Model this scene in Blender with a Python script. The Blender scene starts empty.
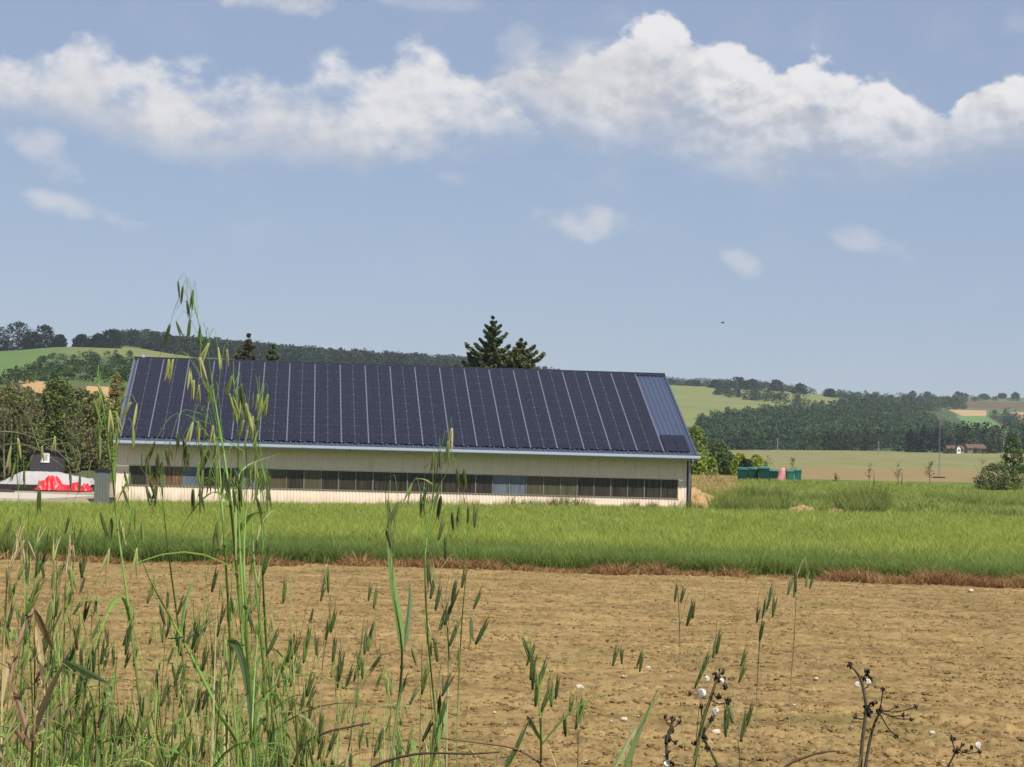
import bpy, math, random
import numpy as np
from mathutils import Vector, Matrix

random.seed(7)
rng = np.random.default_rng(11)
scene = bpy.context.scene
COL = scene.collection

# ------------------------------------------------------------------ camera
F = 2048.0
ZC = 3.1
PITCH = math.atan(91.5 / F)
ROLL = 0.02612
fw = np.array([0, math.cos(PITCH), math.sin(PITCH)])
r0 = np.array([1.0, 0, 0])
u0 = np.array([0, -math.sin(PITCH), math.cos(PITCH)])
rt = r0 * math.cos(ROLL) + u0 * math.sin(ROLL)
up = u0 * math.cos(ROLL) - r0 * math.sin(ROLL)
cam_d = bpy.data.cameras.new('camera')
cam = bpy.data.objects.new('camera', cam_d)
COL.objects.link(cam)
cam_d.sensor_width = 36
cam_d.lens = 72
cam_d.clip_start = 0.1
cam_d.clip_end = 30000
M = Matrix(((rt[0], up[0], -fw[0], 0), (rt[1], up[1], -fw[1], 0), (rt[2], up[2], -fw[2], ZC), (0, 0, 0, 1)))
cam.matrix_world = M
scene.camera = cam


def ray(px, py):
    px = np.asarray(px, float)
    py = np.asarray(py, float)
    return fw * F + (px - 512)[..., None] * rt + (383.5 - py)[..., None] * up


def at(px, py, r):
    """world point at horizontal distance r seen at a direction"""
    d = ray(px, py)
    h = np.hypot(d[..., 0], d[..., 1])
    return np.array([0, 0, ZC]) + d * (np.asarray(r, float) / h)[..., None]


def pix(P):
    d = P - np.array([0, 0, ZC])
    k = d @ fw
    k = np.where(k < 0.05, 0.05, k)
    return 512 + F * (d @ rt) / k, 383.5 - F * (d @ up) / k


# ------------------------------------------------------------------ noise
def _hash(ix, iy, s):
    h = (ix * 374761393 + iy * 668265263 + s * 974634777) & 0xffffffff
    h = ((h ^ (h >> 13)) * 1274126177) & 0xffffffff
    return ((h ^ (h >> 16)) & 0xffff) / 65535.0


def vnoise(x, y, s=0):
    ix = np.floor(x).astype(np.int64)
    iy = np.floor(y).astype(np.int64)
    fx = x - ix
    fy = y - iy
    fx = fx * fx * (3 - 2 * fx)
    fy = fy * fy * (3 - 2 * fy)
    a = _hash(ix, iy, s)
    b = _hash(ix + 1, iy, s)
    c = _hash(ix, iy + 1, s)
    d = _hash(ix + 1, iy + 1, s)
    return (a * (1 - fx) + b * fx) * (1 - fy) + (c * (1 - fx) + d * fx) * fy


def fbm(x, y, s=0, o=4, g=0.5):
    t = 0
    a = 1.0
    n = 0
    for i in range(o):
        t = t + a * vnoise(x * 2 ** i, y * 2 ** i, s + i * 17)
        n += a
        a *= g
    return t / n


# ------------------------------------------------------------------ terrain
RG = np.geomspace(8, 9000, 900)


def yh(px):
    return 475 + math.tan(ROLL) * (px - 512)


def Yz(px, y, r):
    return float(at(px, y, r)[2])


near = [(8, 'z', 0), (90, 'z', 0)]
COLS = {
    -500: [(165, 'z', -.4), (230, 'z', .2), (330, 'y', 425), (500, 'y', 390), (900, 'y', 366), (1500, 'y', 344), (1800, 'y', 345), (2400, 'y', 352), (9000, 'y', 464)],
    0: [(165, 'z', -.3), (230, 'z', .1), (330, 'y', 425), (500, 'y', 396), (700, 'y', 384), (900, 'y', 373), (1500, 'y', 351), (1700, 'y', 352), (2400, 'y', 362), (9000, 'y', 464)],
    60: [(165, 'z', -.3), (230, 'z', .2), (330, 'y', 422), (480, 'y', 390), (700, 'y', 379), (900, 'y', 370), (1450, 'y', 345.5), (1700, 'y', 348), (2400, 'y', 360), (9000, 'y', 464)],
    125: [(165, 'z', -.25), (230, 'z', .3), (330, 'y', 421), (500, 'y', 397), (700, 'y', 379), (900, 'y', 366), (1400, 'y', 347.5), (1650, 'y', 350), (2000, 'y', 341), (2200, 'y', 340), (3000, 'y', 352), (9000, 'y', 464)],
    190: [(165, 'z', -.2), (230, 'z', .4), (500, 'y', 401), (900, 'y', 372), (1400, 'y', 356), (1700, 'y', 358), (2100, 'y', 350), (2300, 'y', 349.5), (3000, 'y', 362), (9000, 'y', 464)],
    300: [(165, 'z', -.1), (230, 'z', .8), (600, 'y', 410), (1200, 'y', 374), (1900, 'y', 363), (2300, 'y', 357.5), (3000, 'y', 367), (9000, 'y', 464)],
    460: [(165, 'z', .1), (230, 'z', 1.6), (600, 'y', 430), (1200, 'y', 395), (2000, 'y', 374), (2500, 'y', 365.5), (3200, 'y', 374), (9000, 'y', 464)],
    560: [(165, 'z', .2), (230, 'z', 2.2), (600, 'y', 452), (1200, 'y', 428), (1800, 'y', 400), (2500, 'y', 380), (3200, 'y', 386), (9000, 'y', 464)],
    690: [(165, 'z', .25), (200, 'z', 1.2), (240, 'z', 3.0), (420, 'y', 474), (700, 'y', 465), (1200, 'y', 452), (1350, 'y', 444), (1500, 'y', 434), (1650, 'y', 423), (2000, 'y', 402), (2400, 'y', 385.5), (2600, 'y', 384), (3200, 'y', 390), (9000, 'y', 464)],
    760: [(165, 'z', .3), (200, 'z', 1.3), (240, 'z', 3.0), (420, 'y', 475), (700, 'y', 465), (1200, 'y', 452), (1500, 'y', 438), (1800, 'y', 416), (2050, 'y', 403.5), (2300, 'y', 395), (2600, 'y', 387), (2900, 'y', 387), (3500, 'y', 394), (9000, 'y', 464)],
    830: [(165, 'z', .35), (200, 'z', 1.3), (240, 'z', 3.0), (420, 'y', 476), (700, 'y', 465), (1200, 'y', 452), (1500, 'y', 439), (1900, 'y', 414), (2200, 'y', 403), (2600, 'y', 396), (2900, 'y', 395.5), (3500, 'y', 398), (9000, 'y', 464)],
    900: [(165, 'z', .4), (200, 'z', 1.4), (240, 'z', 3.0), (420, 'y', 478), (700, 'y', 466), (1200, 'y', 452.5), (1500, 'y', 442), (1900, 'y', 422), (2200, 'y', 411), (2800, 'y', 402), (3400, 'y', 397), (4000, 'y', 396.5), (9000, 'y', 464)],
    960: [(165, 'z', .4), (200, 'z', 1.5), (240, 'z', 3.1), (420, 'y', 479), (700, 'y', 467), (1200, 'y', 453), (1500, 'y', 446), (1900, 'y', 432), (2200, 'y', 420), (2600, 'y', 410), (3200, 'y', 401), (4000, 'y', 395.5), (9000, 'y', 464)],
    1030: [(165, 'z', .4), (200, 'z', 1.6), (240, 'z', 3.2), (420, 'y', 480), (700, 'y', 468), (1200, 'y', 454), (1500, 'y', 448), (1900, 'y', 440), (2200, 'y', 430), (2600, 'y', 416), (3200, 'y', 405), (4000, 'y', 396), (9000, 'y', 464)],
    1500: [(165, 'z', .5), (200, 'z', 1.8), (240, 'z', 3.4), (420, 'y', 485), (700, 'y', 476), (1200, 'y', 465), (1500, 'y', 460), (1900, 'y', 450), (2200, 'y', 440), (2600, 'y', 430), (3200, 'y', 418), (4000, 'y', 405), (9000, 'y', 464)],
}
CP = np.array(sorted(COLS))
TAB = []
for c in CP:
    rr, ee = [], []
    for r, k, v in near + COLS[c]:
        rr.append(math.log(r))
        z = v if k == 'z' else Yz(c, v, r)
        ee.append((z - ZC) / r)
    e = np.interp(np.log(RG), rr, ee)
    ker = np.exp(-0.5 * (np.arange(-12, 13) / 5.0) ** 2)
    ker /= ker.sum()
    sm = np.convolve(np.pad(e, 12, mode='edge'), ker, 'valid')
    w = np.clip((np.log(RG) - math.log(230)) / 0.3, 0, 1)
    e = e * (1 - w) + sm * w
    TAB.append(e)
TAB = np.array(TAB)
CF = np.arange(-500, 1501, 10.0)
TF = np.array([np.interp(CF, CP, TAB[:, j]) for j in range(len(RG))]).T
kc = np.exp(-0.5 * (np.arange(-3, 4) / 1.6) ** 2)
kc /= kc.sum()
TF = np.array([np.convolve(np.pad(TF[:, j], 3, mode='edge'), kc, 'valid') for j in range(len(RG))]).T


def elev(c, r):
    fi = np.clip((c + 500) / 10.0, 0, len(CF) - 1.001)
    i = fi.astype(int)
    fi = fi - i
    lr = np.clip((np.log(np.maximum(r, 8)) - math.log(8)) / (math.log(9000 / 8) / (len(RG) - 1)), 0, len(RG) - 1.001)
    j = lr.astype(int)
    fj = lr - j
    return (TF[i, j] * (1 - fi) + TF[i + 1, j] * fi) * (1 - fj) + (TF[i, j + 1] * (1 - fi) + TF[i + 1, j + 1] * fi) * fj


def bank(r):
    t = np.clip((r - 4.2) / 9.0, 0, 1)
    return 1.75 * (1 - t * t * (3 - 2 * t))


def gz(x, y):
    x = np.asarray(x, float)
    y = np.asarray(y, float)
    r = np.hypot(x, y)
    az = np.arctan2(x, np.maximum(y, 1e-6))
    c = 512 + F * np.tan(np.clip(az, -0.5, 0.5))
    e = elev(c, r)
    z = np.where(r < 90, 0.0, ZC + e * r)
    z = z + bank(r)
    return z


def hit(px, py, rmin=250, rmax=5500):
    """first terrain point seen in a direction beyond rmin -> r (nan when it is sky)"""
    px = np.atleast_1d(np.asarray(px, float))
    py = np.atleast_1d(np.asarray(py, float))
    d = ray(px, py)
    sl = d[:, 2] / np.hypot(d[:, 0], d[:, 1])
    rs = np.geomspace(rmin, rmax, 500)
    c = 512 + F * d[:, 0] / d[:, 1]
    E = elev(np.repeat(c[:, None], 500, 1), np.repeat(rs[None], len(px), 0))
    ok = E >= sl[:, None]
    i = ok.argmax(1)
    r = rs[i].copy()
    r[~ok.any(1)] = np.nan
    return r


def ground_pt(px, r):
    """terrain point at column px and distance r"""
    az = math.atan((px - 512) / F)
    x, y = r * math.sin(az), r * math.cos(az)
    return np.array([x, y, float(gz(x, y))])


# ------------------------------------------------------------------ materials
def mat(name, col=(.5, .5, .5), rough=.8, spec=.3, metal=0, attr=False, noise=None, bump=None, transl=0.0, amt=1.0):
    """noise=(scale, colour2, detail)  bump=(scale, strength, distance)"""
    m = bpy.data.materials.new(name)
    m.use_nodes = True
    nt = m.node_tree
    b = nt.nodes['Principled BSDF']
    b.inputs['Roughness'].default_value = rough
    b.inputs['Metallic'].default_value = metal
    b.inputs['Specular IOR Level'].default_value = spec
    b.inputs['Base Color'].default_value = (*col, 1)
    src = None
    tc = nt.nodes.new('ShaderNodeTexCoord')
    if attr:
        a = nt.nodes.new('ShaderNodeAttribute')
        a.attribute_name = 'col'
        src = a.outputs['Color']
    if noise:
        n = nt.nodes.new('ShaderNodeTexNoise')
        n.inputs['Scale'].default_value = noise[0]
        n.inputs['Detail'].default_value = noise[2] if len(noise) > 2 else 5
        n.inputs['Roughness'].default_value = .65
        nt.links.new(tc.outputs['Object'], n.inputs['Vector'])
        rmp = nt.nodes.new('ShaderNodeMapRange')
        rmp.inputs['From Min'].default_value = .3
        rmp.inputs['From Max'].default_value = .7
        nt.links.new(n.outputs['Fac'], rmp.inputs['Value'])
        mx = nt.nodes.new('ShaderNodeMix')
        mx.data_type = 'RGBA'
        if attr:
            mx.blend_type = 'MULTIPLY'
            mx.inputs['B'].default_value = (*noise[1], 1)
            nt.links.new(src, mx.inputs['A'])
        else:
            mx.inputs['A'].default_value = (*col, 1)
            mx.inputs['B'].default_value = (*noise[1], 1)
        nt.links.new(rmp.outputs['Result'], mx.inputs['Factor'])
        src = mx.outputs['Result']
    if src:
        nt.links.new(src, b.inputs['Base Color'])
    if bump:
        n = nt.nodes.new('ShaderNodeTexNoise')
        n.inputs['Scale'].default_value = bump[0]
        n.inputs['Detail'].default_value = 6
        nt.links.new(tc.outputs['Object'], n.inputs['Vector'])
        bp = nt.nodes.new('ShaderNodeBump')
        bp.inputs['Strength'].default_value = bump[1]
        bp.inputs['Distance'].default_value = bump[2]
        nt.links.new(n.outputs['Fac'], bp.inputs['Height'])
        nt.links.new(bp.outputs['Normal'], b.inputs['Normal'])
    if transl > 0:
        t = nt.nodes.new('ShaderNodeBsdfTranslucent')
        if src:
            nt.links.new(src, t.inputs['Color'])
        else:
            t.inputs['Color'].default_value = (*col, 1)
        ms = nt.nodes.new('ShaderNodeMixShader')
        ms.inputs[0].default_value = transl
        nt.links.new(b.outputs[0], ms.inputs[1])
        nt.links.new(t.outputs[0], ms.inputs[2])
        nt.links.new(ms.outputs[0], nt.nodes['Material Output'].inputs['Surface'])
    return m


MT = {}
MT['leaf'] = mat('foliage', attr=True, rough=.6, spec=.25, transl=.3)
MT['needle'] = mat('needles', attr=True, rough=.7, spec=.2, transl=.1)
MT['far_leaf'] = mat('far_foliage', attr=True, rough=.9, spec=.05, transl=.2)
MT['bark'] = mat('bark', (.10, .075, .05), .9, .1, noise=(6, (.16, .13, .10)), bump=(25, .6, .02))
MT['pale_bark'] = mat('pale_bark', (.22, .18, .13), .9, .1, noise=(8, (.14, .11, .08)))
MT['blade'] = mat('grass_blade', attr=True, rough=.5, spec=.35, transl=.35)
MT['stone'] = mat('stone', attr=True, rough=.85, spec=.2, noise=(14, (.72, .68, .6)))

# ------------------------------------------------------------------ mesh helpers


class MB:
    """collects vertices and faces for ONE mesh object"""

    def __init__(s):
        s.v, s.f, s.c, s.n = [], [], [], 0
        s.mi = []

    def add(s, v, f, col=None, mi=0):
        v = np.asarray(v, float).reshape(-1, 3)
        s.v.append(v)
        for q in f:
            s.f.append([i + s.n for i in q])
            s.mi.append(mi)
        cc = np.ones((len(v), 3)) if col is None else np.broadcast_to(np.asarray(col, float), (len(v), 3))
        s.c.append(cc)
        s.n += len(v)
        return s

    def box(s, x0, x1, y0, y1, z0, z1, col=None, mi=0):
        v = [(x0, y0, z0), (x1, y0, z0), (x1, y1, z0), (x0, y1, z0), (x0, y0, z1), (x1, y0, z1), (x1, y1, z1), (x0, y1, z1)]
        return s.add(v, [(0, 3, 2, 1), (4, 5, 6, 7), (0, 1, 5, 4), (1, 2, 6, 5), (2, 3, 7, 6), (3, 0, 4, 7)], col, mi)

    def tube(s, pts, rad, n=6, col=None, cap=True, mi=0):
        pts = np.asarray(pts, float)
        k = len(pts)
        rad = np.broadcast_to(np.asarray(rad, float), (k,))
        t = np.gradient(pts, axis=0)
        t /= np.linalg.norm(t, axis=1)[:, None] + 1e-12
        ref = np.array([0.0, 1, 0]) if abs(t[0][1]) < .8 else np.array([1.0, 0, 0])
        vs = []
        for i in range(k):
            a = np.cross(t[i], ref)
            a /= np.linalg.norm(a) + 1e-12
            b = np.cross(t[i], a)
            ang = np.linspace(0, 2 * np.pi, n, endpoint=False)
            vs.append(pts[i] + rad[i] * (np.cos(ang)[:, None] * a + np.sin(ang)[:, None] * b))
        v = np.concatenate(vs)
        f = []
        for i in range(k - 1):
            for j in range(n):
                f.append((i * n + j, i * n + (j + 1) % n, (i + 1) * n + (j + 1) % n, (i + 1) * n + j))
        if cap:
            f.append(tuple(range(n - 1, -1, -1)))
            f.append(tuple((k - 1) * n + j for j in range(n)))
        return s.add(v, f, col, mi)

    def ribbon(s, pts, wid, side, fold=.25, col=None):
        """leaf blade: three vertices across, keeled along the midrib"""
        pts = np.asarray(pts, float)
        k = len(pts)
        wid = np.broadcast_to(np.asarray(wid, float), (k,))
        t = np.gradient(pts, axis=0)
        t /= np.linalg.norm(t, axis=1)[:, None] + 1e-12
        side = np.asarray(side, float)
        if side.ndim == 1:
            side = np.repeat(side[None], k, 0)
        sd = side - (side * t).sum(1)[:, None] * t
        sd /= np.linalg.norm(sd, axis=1)[:, None] + 1e-12
        nm = np.cross(t, sd)
        L = pts - sd * wid[:, None] / 2 + nm * wid[:, None] * fold
        R = pts + sd * wid[:, None] / 2 + nm * wid[:, None] * fold
        v = np.stack([L, pts, R], 1).reshape(-1, 3)
        f = []
        for i in range(k - 1):
            a = i * 3
            f += [(a, a + 1, a + 4, a + 3), (a + 1, a + 2, a + 5, a + 4)]
        if col is not None and np.ndim(col) == 2:
            col = np.repeat(np.asarray(col), 3, 0)
        return s.add(v, f, col)

    def blob(s, c, rx, ry, rz, col=None, seg=8, rings=5, jit=0.0, seed=0):
        rg = np.random.default_rng(seed)
        vs = [(0, 0, -1.0)]
        for i in range(1, rings):
            ph = -math.pi / 2 + math.pi * i / rings
            for j in range(seg):
                th = 2 * math.pi * j / seg
                vs.append((math.cos(ph) * math.cos(th), math.cos(ph) * math.sin(th), math.sin(ph)))
        vs.append((0, 0, 1.0))
        v = np.array(vs)
        if jit:
            v *= (1 + jit * rg.uniform(-1, 1, len(v)))[:, None]
        v = v * np.array([rx, ry, rz]) + np.asarray(c)
        f = []
        for j in range(seg):
            f.append((0, 1 + (j + 1) % seg, 1 + j))
        for i in range(rings - 2):
            for j in range(seg):
                a = 1 + i * seg
                f.append((a + j, a + (j + 1) % seg, a + seg + (j + 1) % seg, a + seg + j))
        a = 1 + (rings - 2) * seg
        l = len(vs) - 1
        for j in range(seg):
            f.append((a + j, a + (j + 1) % seg, l))
        return s.add(v, f, col)

    def build(s, name, m, parent=None, smooth=False):
        me = bpy.data.meshes.new(name)
        v = np.concatenate(s.v)
        me.from_pydata(v.tolist(), [], s.f)
        a = me.color_attributes.new('col', 'FLOAT_COLOR', 'POINT')
        c = np.ones((len(v), 4), np.float32)
        c[:, :3] = np.concatenate(s.c)
        a.data.foreach_set('color', c.ravel())
        for x in (m if isinstance(m, (list, tuple)) else [m]):
            me.materials.append(x)
        if any(s.mi):
            me.polygons.foreach_set('material_index', s.mi)
        if smooth:
            me.polygons.foreach_set('use_smooth', [True] * len(me.polygons))
        me.update()
        return link(name, me, parent)


def link(name, me, parent=None):
    o = bpy.data.objects.new(name, me)
    COL.objects.link(o)
    if parent is not None:
        o.parent = parent
    return o


def fast_mesh(name, v, f, col, m, parent=None, smooth=False):
    """v (n,3), f (k,4) or (k,3), col (n,3): big meshes straight from arrays"""
    me = bpy.data.meshes.new(name)
    n, k = len(v), f.shape[1]
    me.vertices.add(n)
    me.vertices.foreach_set('co', np.asarray(v, np.float32).ravel())
    me.loops.add(f.size)
    me.loops.foreach_set('vertex_index', np.asarray(f, np.int32).ravel())
    me.polygons.add(len(f))
    me.polygons.foreach_set('loop_start', np.arange(0, f.size, k, dtype=np.int32))
    me.polygons.foreach_set('loop_total', np.full(len(f), k, np.int32))
    if smooth:
        me.polygons.foreach_set('use_smooth', np.ones(len(f), bool))
    me.update(calc_edges=True)
    a = me.color_attributes.new('col', 'FLOAT_COLOR', 'POINT')
    c = np.ones((n, 4), np.float32)
    c[:, :3] = col
    a.data.foreach_set('color', c.ravel())
    me.materials.append(m)
    return link(name, me, parent)


def empty(name, loc=(0, 0, 0), rz=0):
    o = bpy.data.objects.new(name, None)
    COL.objects.link(o)
    o.location = [float(a) for a in loc]
    o.rotation_euler = (0, 0, rz)
    o.empty_display_size = .1
    return o


def tag(o, label, cat, group=None, kind=None):
    o['label'] = label
    o['category'] = cat
    if group:
        o['group'] = group
    if kind:
        o['kind'] = kind
    return o


def structure(o, label=None):
    o['kind'] = 'structure'
    if label:
        o['label'] = label
        o['category'] = o.name.replace('_', ' ')
    return o


def quads(cen, size, seed=0, upbias=.3, asp=1.6):
    """random leaf-sized diamonds round given centres -> v, f"""
    rg = np.random.default_rng(seed)
    n = len(cen)
    nm = rg.normal(size=(n, 3))
    nm[:, 2] = np.abs(nm[:, 2]) + upbias
    nm /= np.linalg.norm(nm, axis=1)[:, None]
    a = rg.normal(size=(n, 3))
    a -= (a * nm).sum(1)[:, None] * nm
    a /= np.linalg.norm(a, axis=1)[:, None]
    b = np.cross(nm, a)
    s = np.broadcast_to(size, (n,))[:, None] * rg.uniform(.6, 1.3, (n, 1))
    v = np.stack([cen + a * s * asp / 2, cen + b * s / 2, cen - a * s * asp / 2, cen - b * s / 2], 1).reshape(-1, 3)
    f = np.arange(4 * n).reshape(n, 4)
    return v, f


def crown_points(n, rx, h, low, nclump, seed, spread=.33):
    """leaf positions in clumps; the crown is a rough dome (low near 0) or an egg above a bare stem"""
    rg = np.random.default_rng(seed)
    z = rg.uniform(0, 1, nclump) ** .85
    z[0] = .93
    if low < .08:
        prof = np.sqrt(np.clip(1 - z ** 2.4, .03, 1)) * (.82 + .18 * np.clip(z / .2, 0, 1))
    else:
        prof = np.sqrt(np.clip(1 - (2 * z - .85) ** 2 / 1.35, .04, 1))
    a = rg.uniform(0, 2 * np.pi, nclump)
    rr_ = rx * prof * np.sqrt(rg.uniform(.15, 1, nclump)) * rg.uniform(.75, 1.12, nclump)
    rr_[0] *= .4
    crad = rg.uniform(.55, 1.25, nclump) * spread * rx * (1 - .35 * z)
    zz = h * (low + (1 - low) * z * .96)
    cl = np.stack([np.cos(a) * np.maximum(rr_ - crad * .6, 0), np.sin(a) * np.maximum(rr_ - crad * .6, 0), zz - crad * .3], 1)
    wgt = crad ** 2
    idx = rg.choice(nclump, n, p=wgt / wgt.sum())
    e = rg.normal(size=(n, 3))
    e /= np.linalg.norm(e, axis=1)[:, None]
    e *= rg.uniform(.25, 1, (n, 1)) ** .5
    p = cl[idx] + e * crad[idx][:, None] * np.array([1, 1, .8])
    # part of the foliage fills the space between the clumps
    m = rg.uniform(0, 1, n) < .42
    k = int(m.sum())
    zf = rg.uniform(0, 1, k) ** 1.15 * .93
    if low < .08:
        pf = np.sqrt(np.clip(1 - zf ** 2.2, .02, 1)) * (.86 + .14 * np.clip(zf / .2, 0, 1))
    else:
        pf = np.sqrt(np.clip(1 - (2 * zf - .85) ** 2 / 1.35, .04, 1))
    af = rg.uniform(0, 2 * np.pi, k)
    lump = 1 + .16 * np.sin(af * 3 + seed) + .12 * np.sin(af * 5 + zf * 9 + seed * 2)
    rf = rx * .86 * pf * lump * rg.uniform(.25, 1, k) ** .5
    p[m] = np.stack([np.cos(af) * rf, np.sin(af) * rf, h * (low + (1 - low) * zf)], 1)
    p[:, 2] = np.maximum(p[:, 2], .02 * h)
    return p, idx, cl


def leaf_col(n, idx, base, seed, var=.11, cvar=.15, alt=None, altp=.0):
    rg = np.random.default_rng(seed + 99)
    k = idx.max() + 1
    cf = 1 + cvar * rg.uniform(-1, 1, k)[idx]
    lf = 1 + var * rg.uniform(-1, 1, n)
    c = np.array(base)[None] * (cf * lf)[:, None]
    c[:, 0] *= 1 + .2 * rg.uniform(-1, 1, k)[idx]
    if alt is not None:
        am = rg.uniform(0, 1, k)[idx] < altp
        c[am] = np.array(alt) * (lf[am])[:, None]
    return c


def tree(name, label, cat, P, h, rx, base, seed, leaf=.3, n=1500, nclump=26, trunk_h=.25, group=None, mt='leaf',
         alt=None, altp=0, spread=.33, low=.12, bark='bark', tr=None, rzf=None):
    """tapered trunk with limbs reaching into a crown of leaf clumps"""
    t = empty(name, P)
    tag(t, label, cat, group)
    rg = random.Random(seed)
    p, idx, cl = crown_points(n, rx, h, low, nclump, seed, spread)
    v, f = quads(p, leaf, seed)
    c = np.repeat(leaf_col(n, idx, base, seed, alt=alt, altp=altp), 4, 0)
    fast_mesh('crown', v, f, c, MT[mt], t)
    b = MB()
    tr = tr or h * .022 + .03
    top = np.array([rg.uniform(-.1, .1) * rx, 0, h * .8])
    tp = [np.array([0, 0, -.15]), np.array([0.02 * h, 0, h * .2]), top * .55, top]
    b.tube(tp, [tr * 1.3, tr, tr * .7, tr * .15], 7)
    for k in range(min(8, len(cl))):
        s = np.array([0.01 * h, 0, h * rg.uniform(.12, .5)])
        e = cl[k] * np.array([.85, .85, .95])
        mid = (s + e) / 2 + np.array([0, 0, -.03 * h])
        b.tube([s, mid, e], [tr * .5, tr * .32, tr * .1], 5)
    b.build('trunk', MT[bark], t, True)
    return t


def conifer(name, label, P, h, rx, base, seed, group=None, tiers=20, needle=.3, tip_col=None, top_rough=.25):
    t = empty(name, P)
    tag(t, label, 'tree', group)
    rg = np.random.default_rng(seed)
    b = MB()
    b.tube([(0, 0, -.2), (0, 0, h * .5), (0, 0, h * .985)], [h * .018, h * .011, .02], 7)
    pts, cols, bn = [], [], 0
    for i in range(tiers):
        u = i / (tiers - 1)
        z = h * (.06 + .92 * u)
        L0 = rx * (1 - u) ** .92 + .04
        nb = int(6 - 2 * u)
        for k in range(nb):
            if rg.uniform() < .1:
                continue
            a = 2 * math.pi * (k / nb) + rg.uniform(-.4, .4)
            L = L0 * rg.uniform(1 - top_rough * 2.2, 1 + top_rough)
            m = 7
            tt = np.linspace(0, 1, m)
            droop = -.28 * L * np.sin(tt * 2.0) + .22 * L * tt ** 2 + (rg.uniform(-.06, .14) + .45 * u) * L * tt
            bp = np.stack([np.cos(a) * L * tt, np.sin(a) * L * tt, z + droop], 1)
            b.tube(bp[[0, 3, 6]], [.05 * (1 - u) + .015, .03, .008], 4)
            nn = int(84 * L / needle * .55) + 34
            q = rg.uniform(.02, 1.02, nn)
            base_p = np.stack([np.interp(q, tt, bp[:, j]) for j in range(3)], 1)
            w = (.155 * L + .07) * (1 - .6 * q)
            sd = np.array([-np.sin(a), np.cos(a), 0])
            base_p += sd * (rg.normal(size=(nn, 1)) * w[:, None] * .8)
            base_p[:, 2] -= (np.abs(rg.normal(size=nn)) - .35) * w * .8
            pts.append(base_p)
            c = np.array(base) * rg.uniform(.75, 1.25)
            cc = np.repeat(c[None], nn, 0) * rg.uniform(.8, 1.2, (nn, 1))
            if tip_col is not None:
                cc = np.where((q > .6)[:, None] & (rg.uniform(size=nn) < .6)[:, None], np.array(tip_col), cc)
            cols.append(cc)
    p = np.concatenate(pts)
    c = np.concatenate(cols)
    v, f = quads(p, needle, seed, .2, 2.0)
    fast_mesh('crown', v, f, np.repeat(c, 4, 0), MT['needle'], t)
    b.build('trunk', MT['bark'], t, True)
    return t


def inpoly(x, y, poly):
    x = np.asarray(x, float)
    y = np.asarray(y, float)
    r = np.zeros(x.shape, bool)
    n = len(poly)
    j = n - 1
    for i in range(n):
        xi, yi = poly[i]
        xj, yj = poly[j]
        c = ((yi > y) != (yj > y)) & (x < (xj - xi) * (y - yi) / (yj - yi + 1e-12) + xi)
        r ^= c
        j = i
    return r

# ------------------------------------------------------------------ light, sky, render settings
SUN_AZ = math.radians(36)          # to the right of straight behind the camera
SUN_EL = math.radians(55)
sdir = Vector((math.sin(SUN_AZ) * math.cos(SUN_EL), -math.cos(SUN_AZ) * math.cos(SUN_EL), math.sin(SUN_EL)))
sl = bpy.data.lights.new('sun', 'SUN')
sl.energy = 4.2
sl.angle = math.radians(.5)
sl.color = (1, .95, .87)
so = bpy.data.objects.new('sun', sl)
COL.objects.link(so)
so.rotation_euler = (-sdir).to_track_quat('-Z', 'Y').to_euler()
so.location = (60, -60, 120)

world = bpy.data.worlds.new('World')
scene.world = world
world.use_nodes = True
wt = world.node_tree
bg = wt.nodes['Background']
WSTR = .080
bg.inputs['Strength'].default_value = WSTR
sky = wt.nodes.new('ShaderNodeTexSky')
sky.sky_type = 'NISHITA'
sky.sun_disc = False
sky.sun_elevation = SUN_EL
sky.sun_rotation = math.pi - SUN_AZ
sky.altitude = 100
sky.air_density = 1.0
sky.dust_density = .4
sky.ozone_density = 2.0


def wn(op, a, b=None, c=None, clamp=False):
    n = wt.nodes.new('ShaderNodeMath')
    n.operation = op
    n.use_clamp = clamp
    for i, x in enumerate((a, b, c)):
        if x is None:
            continue
        if isinstance(x, (int, float)):
            n.inputs[i].default_value = x
        else:
            wt.links.new(x, n.inputs[i])
    return n.outputs[0]


def sstep(x, lo, hi):
    n = wt.nodes.new('ShaderNodeMapRange')
    n.interpolation_type = 'SMOOTHSTEP'
    n.inputs['From Min'].default_value = lo
    n.inputs['From Max'].default_value = hi
    wt.links.new(x, n.inputs['Value'])
    return n.outputs['Result']


def azel(px, py):
    d = ray(px, py)
    return (np.degrees(np.arctan2(d[..., 0], d[..., 1])), np.degrees(np.arctan2(d[..., 2], np.hypot(d[..., 0], d[..., 1]))))


tcw = wt.nodes.new('ShaderNodeTexCoord')
sep = wt.nodes.new('ShaderNodeSeparateXYZ')
wt.links.new(tcw.outputs['Generated'], sep.inputs[0])
AZ = wn('MULTIPLY', wn('ARCTAN2', sep.outputs[0], sep.outputs[1]), 57.29578)
EL = wn('MULTIPLY', wn('ARCSINE', sep.outputs[2]), 57.29578)


def wnoise(scale, detail, off=(0, 0, 0), rough=.55, st=(1, 1, 1.35)):
    mp = wt.nodes.new('ShaderNodeMapping')
    mp.inputs['Location'].default_value = off
    mp.inputs['Scale'].default_value = st
    wt.links.new(tcw.outputs['Generated'], mp.inputs['Vector'])
    n = wt.nodes.new('ShaderNodeTexNoise')
    n.inputs['Scale'].default_value = scale
    n.inputs['Detail'].default_value = detail
    n.inputs['Roughness'].default_value = rough
    wt.links.new(mp.outputs[0], n.inputs['Vector'])
    return wn('SUBTRACT', n.outputs['Fac'], .5)


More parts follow.
